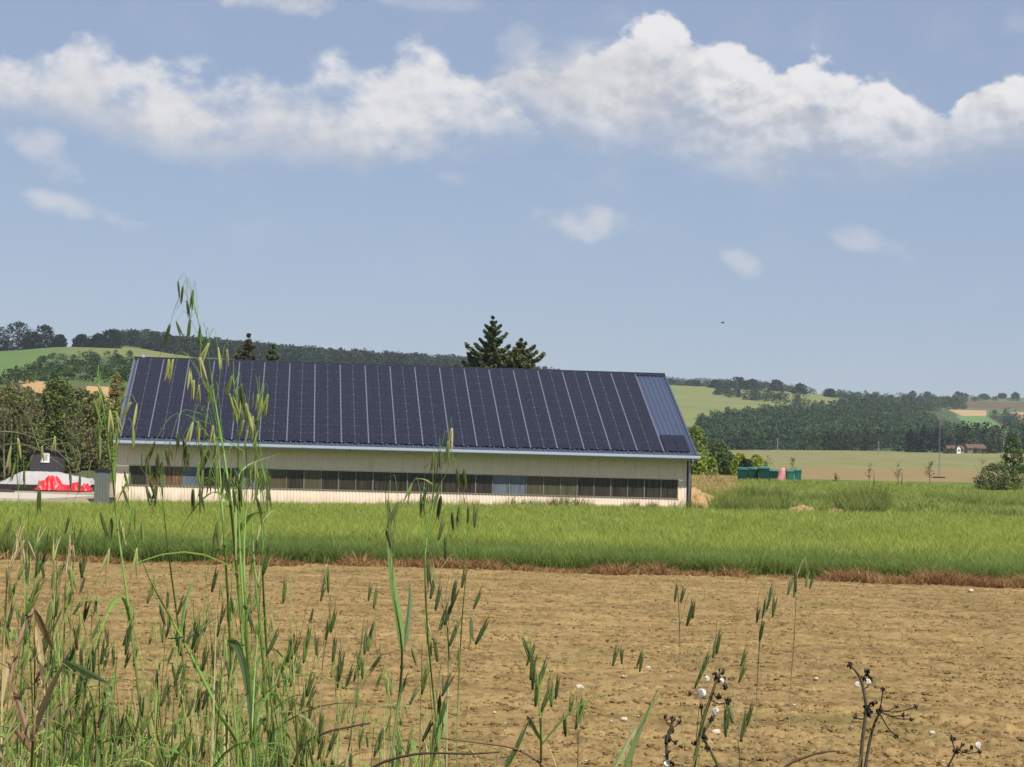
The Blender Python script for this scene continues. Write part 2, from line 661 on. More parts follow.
N1 = wnoise(38, 8)                                  # lobes of the cloud
N1b = wnoise(38, 8, (-.0030, 0, -.0055))            # the same lobes a little towards the sun
N2 = wnoise(16, 6, (3.1, 1.7, .4))                  # broad wisps
AX0, AX1, EX1 = -17.0, 17.0, 17.0


def fcurve(pts):
    px = np.array([p[0] for p in pts], float)
    py = np.array([p[1] for p in pts], float)
    a, e = azel(px, py)
    n = wt.nodes.new('ShaderNodeFloatCurve')
    cv = n.mapping.curves[0]
    n.mapping.use_clip = False
    xs = (a - AX0) / (AX1 - AX0)
    ys = e / EX1
    cv.points[0].location = (float(xs[0]), float(ys[0]))
    cv.points[1].location = (float(xs[-1]), float(ys[-1]))
    for x, y in zip(xs[1:-1], ys[1:-1]):
        cv.points.new(float(x), float(y))
    for p in cv.points:
        p.handle_type = 'AUTO_CLAMPED'
    n.mapping.update()
    u = wn('DIVIDE', wn('SUBTRACT', AZ, AX0), AX1 - AX0)
    wt.links.new(u, n.inputs['Value'])
    return wn('MULTIPLY', n.outputs[0], EX1)


def band(top, bot, soft_top, soft_bot, ntop, nbot, amount):
    T, B = fcurve(top), fcurve(bot)
    dt = wn('MULTIPLY_ADD', N1, ntop, wn('SUBTRACT', T, EL))
    db = wn('MULTIPLY_ADD', N2, nbot, wn('SUBTRACT', EL, B))
    al = wn('MULTIPLY', sstep(dt, 0, soft_top), sstep(db, -soft_bot * .3, soft_bot))
    al = wn('MULTIPLY', al, amount)
    inb = wn('LESS_THAN', wn('ABSOLUTE', AZ), 16.9)
    al = wn('MULTIPLY', al, inb)
    hgt = wn('DIVIDE', wn('SUBTRACT', EL, B), wn('MAXIMUM', wn('SUBTRACT', T, B), .3))
    return al, hgt


def wmix(fac, a, b):
    n = wt.nodes.new('ShaderNodeMix')
    n.data_type = 'RGBA'
    for k, x in (('Factor', fac), ('A', a), ('B', b)):
        if isinstance(x, tuple):
            n.inputs[k].default_value = (*x, 1)
        elif isinstance(x, (int, float)):
            n.inputs[k].default_value = x
        else:
            wt.links.new(x, n.inputs[k])
    return n.outputs['Result']


CB = 7.2          # radiance of sunlit cloud before the background strength
WHITE = (1.0 * CB, .985 * CB, .995 * CB)
GREY = (.62 * CB, .635 * CB, .69 * CB)
cur = wmix(.66, sky.outputs[0], (2.82, 3.36, 4.75))      # thin high haze evens out the blue
emb = wn('SUBTRACT', N1, N1b)                       # lobes lit from the sun's side


def layer(cur, al, hgt, lo, hi, ek=3.0):
    sh = wn('ADD', wn('MULTIPLY_ADD', emb, ek, N2), hgt)
    return wmix(al, cur, wmix(sstep(sh, lo, hi), GREY, WHITE))


# faint veil low over the whole sky, then small wisps, the left bank and the big right cumulus
veil = wn('MULTIPLY', sstep(wn('ADD', N2, wn('MULTIPLY', N1, .5)), -.02, .4), .22)
veil = wn('MULTIPLY', veil, sstep(EL, 1, 9))
cur = wmix(veil, cur, (.80 * CB, .82 * CB, .86 * CB))
for px, py, rx, ry, am, tilt in ((52, 156, 38, 26, .62, .45), (88, 213, 64, 17, .70, .17), (582, 223, 44, 18, .72, .08), (742, 264, 24, 15, .55, .45),
                                 (855, 238, 50, 17, .50, .30), (285, 0, 58, 20, .85, 0), (455, 177, 26, 12, .35, .1), (400, 150, 40, 18, .4, .3), (1015, 22, 30, 16, .3, 0),
                                 (430, 2, 50, 10, .3, 0), (515, 52, 30, 28, .35, 0)):
    a, e = azel(np.array([px]), np.array([py]))
    k = 1 / 36.0
    dx = wn('SUBTRACT', AZ, float(a[0]))
    dy = wn('MULTIPLY_ADD', dx, tilt, wn('SUBTRACT', EL, float(e[0])))
    q = wn('ADD', wn('POWER', wn('DIVIDE', wn('ABSOLUTE', dx), rx * k), 2), wn('POWER', wn('DIVIDE', wn('ABSOLUTE', dy), ry * k), 2))
    q = wn('SUBTRACT', 1, q)
    q = wn('ADD', q, wn('MULTIPLY', wn('ADD', N1, N2), 3.6))
    al = wn('MULTIPLY', sstep(q, -.1, 1.15), am)
    cur = wmix(wn('MULTIPLY', al, .82), cur, (.87 * CB, .86 * CB, .875 * CB))
left_top = [(-90, 70), (-40, 50), (0, 48), (35, 46), (60, 40), (78, 22), (96, 30), (120, 46), (150, 56), (200, 62), (250, 66), (300, 70), (328, 58), (348, 56), (368, 64), (395, 54), (420, 44), (442, 54), (470, 72), (500, 90), (525, 112), (560, 160), (620, 230)]
left_bot = [(-90, 80), (-40, 112), (0, 118), (60, 126), (120, 142), (180, 158), (250, 156), (300, 164), (350, 162), (400, 172), (450, 166), (500, 156), (535, 146), (620, 130)]
al, h = band(left_top, left_bot, .7, 1.2, 2.6, 2.4, .95)
al = wn('MULTIPLY', al, sstep(wn('ADD', wn('MULTIPLY', N2, .9), N1), -.34, .12))
cur = layer(cur, al, h, -.5, 1.2, 1.6)
right_top = [(400, 140), (470, 92), (500, 72), (520, 64), (560, 58), (600, 50), (625, 30), (650, 16), (680, 20), (700, 34), (718, 44), (738, 44), (752, 52), (790, 60), (808, 52), (832, 62), (852, 66), (872, 72), (900, 86), (930, 94), (950, 103), (966, 86), (986, 74), (1024, 76), (1070, 90), (1130, 150)]
right_bot = [(400, 60), (480, 98), (520, 126), (560, 142), (600, 152), (650, 154), (700, 162), (760, 171), (830, 171), (900, 166), (1024, 162), (1070, 140), (1130, 110)]
al, h = band(right_top, right_bot, .30, 1.9, 2.3, 2.0, .97)
al = wn('MULTIPLY', al, sstep(wn('ADD', wn('MULTIPLY', N2, .6), N1), -.46, -.05))
cur = layer(cur, al, h, -.2, 1.0, 3.6)
# softer grey cloud lying in front of the left half of the cumulus
g_top = [(440, 130), (490, 62), (520, 44), (560, 36), (600, 36), (640, 34), (670, 36), (690, 50), (702, 70), (706, 100), (720, 140), (770, 190)]
g_bot = [(440, 80), (490, 100), (540, 122), (600, 128), (650, 122), (690, 112), (720, 105), (770, 100)]
al, h = band(g_top, g_bot, .75, 1.8, 1.4, 1.6, .66)
cur = layer(cur, al, h, -.1, 1.9, 1.2)
wt.links.new(cur, bg.inputs['Color'])
world.cycles.sampling_method = 'MANUAL'
world.cycles.sample_map_resolution = 512

scene.view_settings.view_transform = 'Standard'
scene.view_settings.look = 'None'
scene.view_settings.exposure = 0.55
scene.view_settings.gamma = 1
scene.view_settings.use_curve_mapping = False
scene.render.engine = 'CYCLES'
scene.cycles.use_denoising = True
scene.cycles.max_bounces = 6
scene.cycles.diffuse_bounces = 3
scene.cycles.transmission_bounces = 4
scene.cycles.transparent_max_bounces = 8
scene.cycles.volume_bounces = 0
scene.cycles.use_adaptive_sampling = True
scene.cycles.adaptive_threshold = 0.012

# ------------------------------------------------------------------ ground
HILL_GREEN = [(-400, 352), (0, 350), (60, 344), (130, 346), (192, 355), (192, 361), (130, 358), (100, 356), (50, 358), (36, 366), (30, 374), (0, 378), (-400, 392)]
SCRUB = [(44, 357), (70, 355), (132, 357), (132, 382), (104, 383), (52, 380), (22, 384), (-60, 392), (-60, 380), (0, 377), (32, 372)]
TAN_L = [[(19, 380), (44, 381), (46, 393), (27, 393)], [(86, 386), (112, 387), (112, 408), (84, 408)]]
R_FIELD = [(660, 382), (745, 385), (800, 391), (840, 399), (845, 405), (780, 406), (740, 412), (700, 425), (660, 430)]
TAN_R = [[(948, 409.5), (987, 410.5), (986, 416), (962, 416)], [(1000, 412), (1200, 414), (1200, 432), (1024, 423)]]
GREEN_R = [(955, 415), (986, 416), (1000, 425), (1012, 432), (975, 431), (965, 424)]
BROWN_R = [(930, 401.5), (1200, 403), (1200, 409), (1000, 409), (945, 407)]
az_d = np.concatenate([np.radians(np.linspace(-180, -24, 60, endpoint=False)), np.radians(np.linspace(-24, -15, 40, endpoint=False)),
                       np.radians(np.linspace(-15, 15, 520)), np.radians(np.linspace(15, 24, 41)[1:]), np.radians(np.linspace(24, 180, 61)[1:])])
r_d = np.concatenate([np.geomspace(.25, 66, 60, endpoint=False), np.geomspace(66, 300, 90, endpoint=False), np.geomspace(300, 1200, 130, endpoint=False),
                      np.geomspace(1200, 4600, 330, endpoint=False), np.geomspace(4600, 8800, 14)])
A, R = np.meshgrid(az_d, r_d, indexing='ij')
X, Y = R * np.sin(A), R * np.cos(A)
Z = gz(X, Y)
Z = np.where((R > 17) & (R < 67.5) & (np.abs(A) < .5), Z - .25, Z)
Z = np.where(R > 500, Z + (fbm(X / 90, Y / 90, 3, 3) - .5) * 1.2, Z)
P = np.stack([X, Y, Z], -1).reshape(-1, 3)
px, py = pix(P)
rr = R.ravel()
yy = Y.ravel()
vis = (yy > 1) & (rr > 60)
C = np.tile(np.array([.085, .12, .04]), (len(P), 1))
nz = fbm(P[:, 0] / 40, P[:, 1] / 40, 9, 3)
jx = px + (fbm(P[:, 0] / 60, P[:, 1] / 60, 21, 3) - .5) * 9
jy = py + (fbm(P[:, 0] / 60, P[:, 1] / 60, 27, 3) - .5) * 2.2
soil = np.array([.25, .165, .07])
C[rr < 67] = soil
C[rr < 17] = [.12, .11, .045]
C[(rr >= 67) & (rr < 260)] = [.085, .13, .028]
rj = rr * (1 + .12 * (fbm(P[:, 0] / 25, P[:, 1] / 60, 33, 3) - .5))
m = (rj >= 246) & (rj < 620) & vis & (px > 600)
C[m] = [.25, .185, .085]
m = (rj >= 620) & (rr < 1235) & vis & (px > 560)
C[m] = np.array([.205, .195, .082]) * (0.85 + .3 * fbm(P[m, 0] / 25, P[m, 1] / 60, 5, 3))[:, None]
m = (rr >= 700) & (rr < 790) & vis & (px > 560)
C[m] = C[m] * np.clip(.72 + .5 * fbm(P[m, 0] / 18, P[m, 1] / 50, 77, 3), 0, 1)[:, None]
m = (rr >= 246) & (rr < 330) & vis & (px > 800)
C[m] = [.10, .15, .035]
m = (px > 600) & (px < 738) & (rr > 215) & (rr < 700) & vis
C[m] = [.42, .33, .15]
m = (rr >= 1235) & vis & (px > 560)
C[m] = [.06, .085, .035]
far = vis & (rr > 430)
m = far & inpoly(jx, jy, HILL_GREEN) & (rr < 1800)
tt = np.clip((px[m] - 20) / 110, 0, 1)[:, None]
C[m] = (np.array([.11, .175, .05]) * (1 - tt) + np.array([.18, .185, .068]) * tt) * (.85 + .3 * fbm(P[m, 0] / 30, P[m, 1] / 120, 5, 3))[:, None]
m = far & inpoly(jx, jy, SCRUB)
C[m] = [.095, .13, .048]
for q in TAN_L:
    C[far & inpoly(px, py, q) & (rr < 900)] = [.46, .29, .14]
m = far & inpoly(jx, jy, R_FIELD) & (rr > 1500)
st = fbm(P[m, 0] / 220 + P[m, 1] / 400, P[m, 1] / 70, 14, 3)[:, None]
C[m] = np.array([.135, .175, .055]) * (1 - st) + np.array([.215, .21, .082]) * st
m = far & (rr > 2500) & (px > 850)
C[m] = np.array([.11, .15, .055]) * (.8 + .4 * fbm(P[m, 0] / 160, P[m, 1] / 160, 5, 3))[:, None]
m = far & inpoly(px, py, BROWN_R) & (rr > 1500)
C[m] = [.12, .085, .05]
m = far & inpoly(px, py, GREEN_R) & (rr > 1500)
C[m] = [.12, .20, .065]
for q in TAN_R:
    C[far & inpoly(px, py, q) & (rr > 1500)] = [.40, .27, .14]
# bare yard left of the barn
m = (rr > 236) & (rr < 640) & vis & (px < 560) & ~(inpoly(px, py, TAN_L[0]) | inpoly(px, py, TAN_L[1]))
C[m] = np.array([.10, .115, .045])
yard = (px < 128) & (rr > 159) & (rr < 238) & vis
C[yard] = [.30, .25, .17]
C = C * (.88 + .24 * fbm(P[:, 0] / 7, P[:, 1] / 7, 31, 3))[:, None]
na, nr = A.shape
I = np.arange(na * nr).reshape(na, nr)
fq = np.stack([I[:-1, :-1], I[1:, :-1], I[1:, 1:], I[:-1, 1:]], -1).reshape(-1, 4)
MT['ground'] = mat('ground', attr=True, rough=.95, spec=.1, noise=(.35, (.82, .84, .78), 8), bump=(1.2, .5, .25))
g = fast_mesh('ground', P, fq, C, MT['ground'], smooth=True)
structure(g, 'open farmland rising to low hills with patchwork fields')

# ---- ploughed soil in the foreground: a finely displaced sheet
na, nr = 760, 820
a_s = np.linspace(-.36, .36, na)
r_s = 17.5 + (67.2 - 17.5) * np.linspace(0, 1, nr) ** 1.25
A, R = np.meshgrid(a_s, r_s, indexing='ij')
X, Y = R * np.sin(A), R * np.cos(A)
tx, ty = X * .985 + Y * .05, Y
h = (fbm(tx * 3.2, ty * 5.5, 41, 4, .6) - .5) * .030
rid = np.maximum(fbm(tx * 7, ty * 9, 47, 3, .6) - .56, 0)
h += rid * .12
rid2 = np.maximum(vnoise(tx * 13, ty * 13, 53) - .58, 0) * fbm(tx * 1.3, ty * 1.6, 57, 3) ** 1.5
h += rid2 * .26
h += (fbm(X * .25, Y * .35, 61, 3) - .5) * .12
h += .012 * np.sin(Y * 2 * np.pi / .75 + 1.2 * fbm(X * .3, Y * .3, 67, 2))
Z = bank(R) + .0 + h
edge = np.clip((R - 64.5) / 2.6, 0, 1)
Z += edge * .05
C = np.tile(np.array([.308, .214, .094]), (na * nr, 1))
dry = fbm(X * .6, Y * .9, 71, 4).ravel()[:, None]
C = C * (.72 + .56 * dry)
damp = np.clip((fbm(X * 2.3, Y * 3.6, 77, 4).ravel()[:, None] - .52) * 4, 0, 1)
C = C * (1 - .30 * damp * np.array([.9, 1, 1.15]))
spot = np.clip((vnoise(X * 8, Y * 6, 79) * .6 + fbm(X * 3, Y * 2.2, 80, 3) * .5 - .63) * 7, 0, 1).ravel()[:, None]  # small dark flecks painted in place of clod shadows
C = C * (1 - .30 * spot)
row = np.clip(np.sin((Y + .12 * X + .5 * (fbm(X * .2, Y * .2, 15, 2) - .5)) * 2 * np.pi / 2.6) * .8 + (fbm(X * .35, Y * 1.6, 16, 3) - .5) * 2.4, 0, 1).ravel()[:, None]
C = C * (1 - .13 * row)
grn = np.clip((fbm(X * .9, Y * 1.1, 83, 4).ravel()[:, None] - .60) * 5, 0, 1)
C = C * (1 - grn * .3) + np.array([.13, .15, .04]) * grn * .3
P = np.stack([X, Y, Z], -1).reshape(-1, 3)
I = np.arange(na * nr).reshape(na, nr)
fq = np.stack([I[:-1, :-1], I[1:, :-1], I[1:, 1:], I[:-1, 1:]], -1).reshape(-1, 4)
MT['soil'] = mat('ploughed_soil', attr=True, rough=.95, spec=.08, noise=(9, (.78, .75, .70), 8), bump=(28, .55, .03))
_nt = MT['soil'].node_tree
_b = _nt.nodes['Principled BSDF']
_src = _b.inputs['Base Color'].links[0].from_socket
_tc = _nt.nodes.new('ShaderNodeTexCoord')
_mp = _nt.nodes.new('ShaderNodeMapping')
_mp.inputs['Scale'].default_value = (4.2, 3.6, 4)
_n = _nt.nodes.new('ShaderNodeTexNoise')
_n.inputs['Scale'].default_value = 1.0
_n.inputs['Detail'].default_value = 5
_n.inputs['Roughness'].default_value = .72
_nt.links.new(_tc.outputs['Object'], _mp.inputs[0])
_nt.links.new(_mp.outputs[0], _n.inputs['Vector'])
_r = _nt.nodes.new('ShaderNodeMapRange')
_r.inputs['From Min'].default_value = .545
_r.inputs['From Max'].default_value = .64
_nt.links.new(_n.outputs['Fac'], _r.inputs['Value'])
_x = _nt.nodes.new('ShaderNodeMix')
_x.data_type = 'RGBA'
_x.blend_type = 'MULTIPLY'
_x.inputs['B'].default_value = (.52, .50, .47, 1)     # painted shade of clods and pits, as dark flecks
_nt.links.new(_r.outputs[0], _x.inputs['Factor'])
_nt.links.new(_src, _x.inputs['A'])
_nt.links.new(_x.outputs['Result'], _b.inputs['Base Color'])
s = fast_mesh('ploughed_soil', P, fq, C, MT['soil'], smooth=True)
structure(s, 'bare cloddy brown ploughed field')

# ---- loose clods (nobody could count them)
ico = bpy.data.meshes.new('tmp')
import bmesh
bm = bmesh.new()
bmesh.ops.create_icosphere(bm, subdivisions=1, radius=1)
iv = np.array([v.co[:] for v in bm.verts])
jf = np.array([[v.index for v in f.verts] for f in bm.faces])
bm.free()
bpy.data.meshes.remove(ico)


def scatter_lumps(name, x, y, z, s, col, m, seed, flat=.6):
    rg = np.random.default_rng(seed)
    n = len(x)
    k = len(iv)
    v = iv[None] * (1 + .32 * rg.uniform(-1, 1, (n, k, 1)))
    th = rg.uniform(0, 6.28, n)
    v = v * np.stack([rg.uniform(.8, 1.5, n), rg.uniform(.7, 1.1, n), rg.uniform(flat * .7, flat * 1.2, n)], 1)[:, None]
    vx = v[..., 0] * np.cos(th)[:, None] - v[..., 1] * np.sin(th)[:, None]
    vy = v[..., 0] * np.sin(th)[:, None] + v[..., 1] * np.cos(th)[:, None]
    V = np.stack([vx * s[:, None] + x[:, None], vy * s[:, None] + y[:, None], v[..., 2] * s[:, None] + z[:, None]], -1).reshape(-1, 3)
    Fc = (jf[None] + (np.arange(n) * k)[:, None, None]).reshape(-1, 3)
    return fast_mesh(name, V, Fc, np.repeat(col, k, 0), m)


n = 60000
r = 18 + 48 * rng.uniform(0, 1, n) ** 1.15
a = rng.uniform(-.32, .32, n)
x, y = r * np.sin(a), r * np.cos(a)
sz = .014 + .034 * rng.uniform(0, 1, n) ** 3.0
dens = fbm(x * .8, y * 1.1, 91, 3) > .42
x, y, sz = x[dens], y[dens], sz[dens]
n = len(x)
c = np.array([.285, .193, .08]) * rng.uniform(.5, 1.12, (n, 1))
zz = bank(np.hypot(x, y)) + .01 + (fbm(x * .25, y * .35, 61, 3) - .5) * .12
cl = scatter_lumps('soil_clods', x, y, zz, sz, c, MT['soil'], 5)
tag(cl, 'loose brown clods strewn over the ploughed field', 'soil', kind='stuff')
n = 420
r = 19 + 42 * rng.uniform(0, 1, n)
a = rng.uniform(-.30, .30, n)
x, y = r * np.sin(a), r * np.cos(a)
c = np.array([.55, .47, .36]) * rng.uniform(.6, 1.2, (n, 1))
zz = bank(np.hypot(x, y)) + .03 + (fbm(x * .25, y * .35, 61, 3) - .5) * .12
cl = scatter_lumps('small_stones', x, y, zz, rng.uniform(.010, .028, n), c, MT['stone'], 6)
tag(cl, 'small pale stones scattered over the ploughed field', 'stones', kind='stuff')
for (px, py, w, lab) in ((579, 690, 11, 'largest pale flint on the bare soil, standing out near the middle of the field'),
                         (624, 722, 9, 'flat cream stone on the soil just below and right of the biggest flint'),
                         (624, 679, 6, 'small white stone on the soil above and right of the biggest flint'),
                         (716, 734, 12, 'broad pale stone lying behind the dried snail covered stalk'),
                         (932, 733, 8, 'pale stone on the soil right of the tall withered umbel'),
                         (816, 680, 6, 'small chalky stone on the soil above and left of the tall withered umbel'),
                         (648, 669, 7, 'thin whitish stone in the middle distance of the ploughed field'),
                         (971, 591, 7, 'greyish stone on the far right of the field close to the crop edge')):
    d = ray(px, py)
    q = np.array([0, 0, ZC]) + d * (ZC - .03) / -d[2]
    rr_ = math.hypot(q[0], q[1])
    w = .82 * w * rr_ / F
    b = MB()
    b.blob((0, 0, w * .18), w * .5, w * .42, w * .34, (.55, .48, .38), 10, 7, .16, px)
    o = b.build('pale_stone', MT['stone'], None, True)
    o.location = (q[0], q[1], .0 + (float(fbm(np.array([q[0] * .25]), np.array([q[1] * .35]), 61, 3)[0]) - .5) * .12 + .02)
    tag(o, lab, 'stone', 'pale stones on the ploughed field')

# ------------------------------------------------------------------ crop and rough grass (stuff)


def blades(name, x, y, z, h, w, lean, col, m, seed, tipcol=None):
    """one bent triangle-and-quad blade per position"""
    rg = np.random.default_rng(seed)
    n = len(x)
    th = rg.uniform(0, 2 * np.pi, n)
    ph = rg.uniform(0, 2 * np.pi, n)
    sx, sy = np.cos(th) * w / 2, np.sin(th) * w / 2
    lx, ly = np.cos(ph) * lean * h, np.sin(ph) * lean * h
    B = np.stack([x, y, z], -1)
    S = np.stack([sx, sy, 0 * sx], -1)
    Mid = B + np.stack([lx * .3, ly * .3, h * .55], -1)
    T = B + np.stack([lx, ly, h], -1)
    V = np.stack([B - S * .7, B + S * .7, Mid + S, Mid - S, T], 1).reshape(-1, 3)
    o = (np.arange(n) * 5)[:, None]
    f = np.concatenate([o + np.array([[0, 1, 2]]), o + np.array([[0, 2, 3]]), o + np.array([[3, 2, 4]])], 0)
    c = np.repeat(col, 5, 0)
    if tipcol is not None:
        c = c.reshape(n, 5, 3).copy()
        c[:, 4] = tipcol
        c[:, 2:4] = (c[:, 2:4] + tipcol[:, None]) / 2
        c = c.reshape(-1, 3)
    return fast_mesh(name, V, f, c, m)


MT['crop'] = mat('crop', attr=True, rough=.65, spec=.15, transl=.45)
EDGE = 66.3


def edge_r(a):
    return EDGE + (fbm(a * 60, a * 0, 101, 3) - .5) * 1.1


BX, BY, BYAW = -32.0945, 167.6693, 0.10332
cb, sb = math.cos(BYAW), math.sin(BYAW)


def to_barn(x, y):
    dx, dy = x - BX, y - BY
    return dx * cb + dy * sb, -dx * sb + dy * cb


n = 420000
u = rng.uniform(0, 1, n)
r = np.where(rng.uniform(0, 1, n) < .16, EDGE + rng.uniform(0, 4.0, n) ** 1.0, (EDGE ** .6 + u * (176 ** .6 - EDGE ** .6)) ** (1 / .6))
a = rng.uniform(-.34, .34, n)
x, y = r * np.sin(a), r * np.cos(a)
bu, bv = to_barn(x, y)
cx = 512 + F * np.tan(a)
keep = (r > edge_r(a)) & (bv < -1.2 - .8 * fbm(x * .3, y * .3, 5, 2)) & ~((cx < 120) & (r > 157 + 3 * fbm(x * .4, y * .4, 8, 2))) & ~((bu > 46.5) & (r > 168 + 3 * vnoise(x * .3, y * .3, 3)))
x, y, r, a = x[keep], y[keep], r[keep], a[keep]
n = len(x)
clump = fbm(x * .55, y * .30, 111, 4)
big = fbm(x * .07, y * .05, 117, 3)
drill = vnoise(x * 3.2 + y * .2, y * .02, 119)
h = .46 + .24 * clump + .13 * rng.uniform(-1, 1, n) + .05 * drill
w = .017 * (r / EDGE) ** .8 * rng.uniform(.6, 1.6, n) + .006
t = np.clip((r - EDGE - 3 - 12 * (fbm(x * .35, y * .12, 131, 3) - .35)) / 16, 0, 1)[:, None]
far_c = np.array([.318, .380, .072]) * (.74 + .50 * clump)[:, None]
yel = np.array([.40, .40, .105])
far_c = far_c * (1 - .45 * big[:, None]) + yel * (.45 * big[:, None])
near_c = np.array([.175, .24, .058]) * (.55 + .85 * clump)[:, None]
c = near_c * (1 - t) + far_c * t
c = c * rng.uniform(.86, 1.14, (n, 1))
o = blades('crop', x, y, gz(x, y) - .02, h, w, rng.uniform(.15, 1.0, n), c * .9, MT['crop'], 7, c * 1.08)
tag(o, 'dense green crop standing in front of the barn', 'crop', kind='stuff')

# sprayed-off brown stubble along the edge of the crop
n = 62000
a = rng.uniform(-.34, .34, n)
pat = fbm(a * 55, a * 0 + 5, 141, 4)
r = edge_r(a) - .75 + 1.9 * rng.uniform(0, 1, n)
h = (.05 + .34 * rng.uniform(0, 1, n) ** 1.5) * (.2 + 1.6 * np.clip(pat * 1.7 - .35, 0, 1.2)) * (.95 + 1.1 * np.clip(a, -.3, .3) / .3 * .25)
x, y = r * np.sin(a), r * np.cos(a)
rustc = np.array([.32, .165, .072]) * rng.uniform(.5, 1.25, (n, 1))
straw = np.array([.50, .33, .15]) * rng.uniform(.7, 1.15, (n, 1))
k = (rng.uniform(0, 1, n) < .44 + 1.1 * np.clip(fbm(a * 130, a * 0 + 9, 151, 2) - .45, 0, 1))[:, None]
c = np.where(k, straw, rustc)
o = blades('dry_stubble', x, y, gz(x, y) - .03, h, .022 * rng.uniform(.6, 1.6, n), rng.uniform(.2, 1.9, n), c, MT['crop'], 8)
tag(o, 'rust brown dead vegetation along the foot of the crop', 'dead grass', kind='stuff')
# a few yellow-brown seedlings in the bare soil
n = 2600
r = 20 + 44 * rng.uniform(0, 1, n) ** 1.1
a = rng.uniform(-.3, .3, n)
x, y = r * np.sin(a), r * np.cos(a)
kp = fbm(x * .7, y * .9, 161, 3) > .53
x, y, r = x[kp], y[kp], r[kp]
n = len(x)
c = np.array([.16, .19, .05]) * rng.uniform(.6, 1.3, (n, 1))
o = blades('seedlings', x, y, bank(r) + .0, rng.uniform(.02, .075, n), .012 * np.ones(n), rng.uniform(.3, 1.5, n), c, MT['crop'], 9)
tag(o, 'sparse green seedlings in the ploughed field', 'seedlings', kind='stuff')

# tall rough grass right of the barn, on the bank behind the crop
n = 150000
a = np.arctan((rng.uniform(690, 1180, n) - 512) / F)
r = 168 + 82 * rng.uniform(0, 1, n) ** .9
cx = 512 + F * np.tan(a)
x, y = r * np.sin(a), r * np.cos(a)
tf = fbm(x * .16, y * .10, 171, 4)
fine = fbm(x * .8, y * .5, 177, 3)
h = .35 + 1.5 * np.clip(tf - .38, 0, 1) * 2 + .35 * fine
tuft = ((cx > 712) & (cx < 792) & (r < 192)) * .6 + ((cx > 838) & (cx < 888) & (r < 186)) * .8
h = (h + tuft) * rng.uniform(.6, 1.15, n) * (1 - .6 * np.clip((r - 200) / 35, 0, 1))
bald = ((cx < 722) & (r < 196) & ((cx - 694) < (194 - r) * 1.05 + 7 * (fine - .5))) | ((np.abs(cx - 804) < 12 + 6 * fine) & (r < 179)) | ((np.abs(cx - 838) < 8 + 6 * fine) & (r < 177))
bald |= (cx < 738) & (r > 212)
kp = ~bald | (rng.uniform(0, 1, n) < .05)
x, y, h, fine, tf, cx, r, tuft = x[kp], y[kp], h[kp], fine[kp], tf[kp], cx[kp], r[kp], tuft[kp]
n = len(x)
mixf = np.clip(fine * 1.2 - .1, 0, 1)[:, None]
c = np.array([.14, .205, .05]) * (1 - mixf) + np.array([.39, .43, .11]) * mixf
far = np.clip((r - 195) / 40, 0, 1)[:, None]
c = c * (1 - far) + np.array([.33, .38, .09]) * far
c = c * (1 - .35 * np.clip(tuft, 0, 1)[:, None]) * rng.uniform(.7, 1.25, (n, 1))
o = blades('rough_grass', x, y, gz(x, y) - .03, h, .05 * rng.uniform(.6, 1.5, n), rng.uniform(.1, .9, n), c * .85, MT['crop'], 10, c * 1.2)
tag(o, 'tall uneven grass on the bank right of the barn', 'grass', kind='stuff')
# weeds along the foot of the barn wall
n = 5200
bu = rng.uniform(0, 48.6, n)
dens = fbm(bu * .45, bu * 0 + 3, 181, 3)
kp = rng.uniform(.28, .72, n) < dens * (.30 + .85 * np.clip((bu - 14) / 20, 0, 1))
bu = bu[kp]
n = len(bu)
bv = rng.uniform(-1.5, -.25, n)
x, y = BX + bu * cb - bv * sb, BY + bu * sb + bv * cb
hh = (.35 + 1.25 * fbm(bu * .9, bu * 0 + 8, 187, 3)) * rng.uniform(.5, 1.15, n)
c = np.where((rng.uniform(0, 1, n) < .3)[:, None], np.array([.36, .32, .13]), np.array([.16, .21, .06])) * rng.uniform(.7, 1.25, (n, 1))
o = blades('wall_weeds', x, y, gz(x, y) - .03, hh, .04 * np.ones(n), rng.uniform(.1, .7, n), c, MT['crop'], 11)
tag(o, 'straggling weeds along the foot of the barn wall', 'weeds', kind='stuff')

# dry straw-coloured grass between barn and hedge
n = 9000
a = np.arctan((rng.uniform(690, 742, n) - 512) / F)
r = 214 + 120 * rng.uniform(0, 1, n)
x, y = r * np.sin(a), r * np.cos(a)
c = np.array([.44, .35, .15]) * rng.uniform(.7, 1.2, (n, 1))
o = blades('dry_grass', x, y, gz(x, y) - .03, rng.uniform(.2, .6, n), .07 * np.ones(n), rng.uniform(.2, .9, n), c, MT['crop'], 12)
tag(o, 'straw yellow dry grass between the barn and the hedge', 'dry grass', kind='stuff')

# heaps of bare earth
MT['earth'] = mat('bare_earth', (.40, .27, .125), .95, .05, noise=(1.6, (.30, .20, .10), 8), bump=(3, .8, .12))


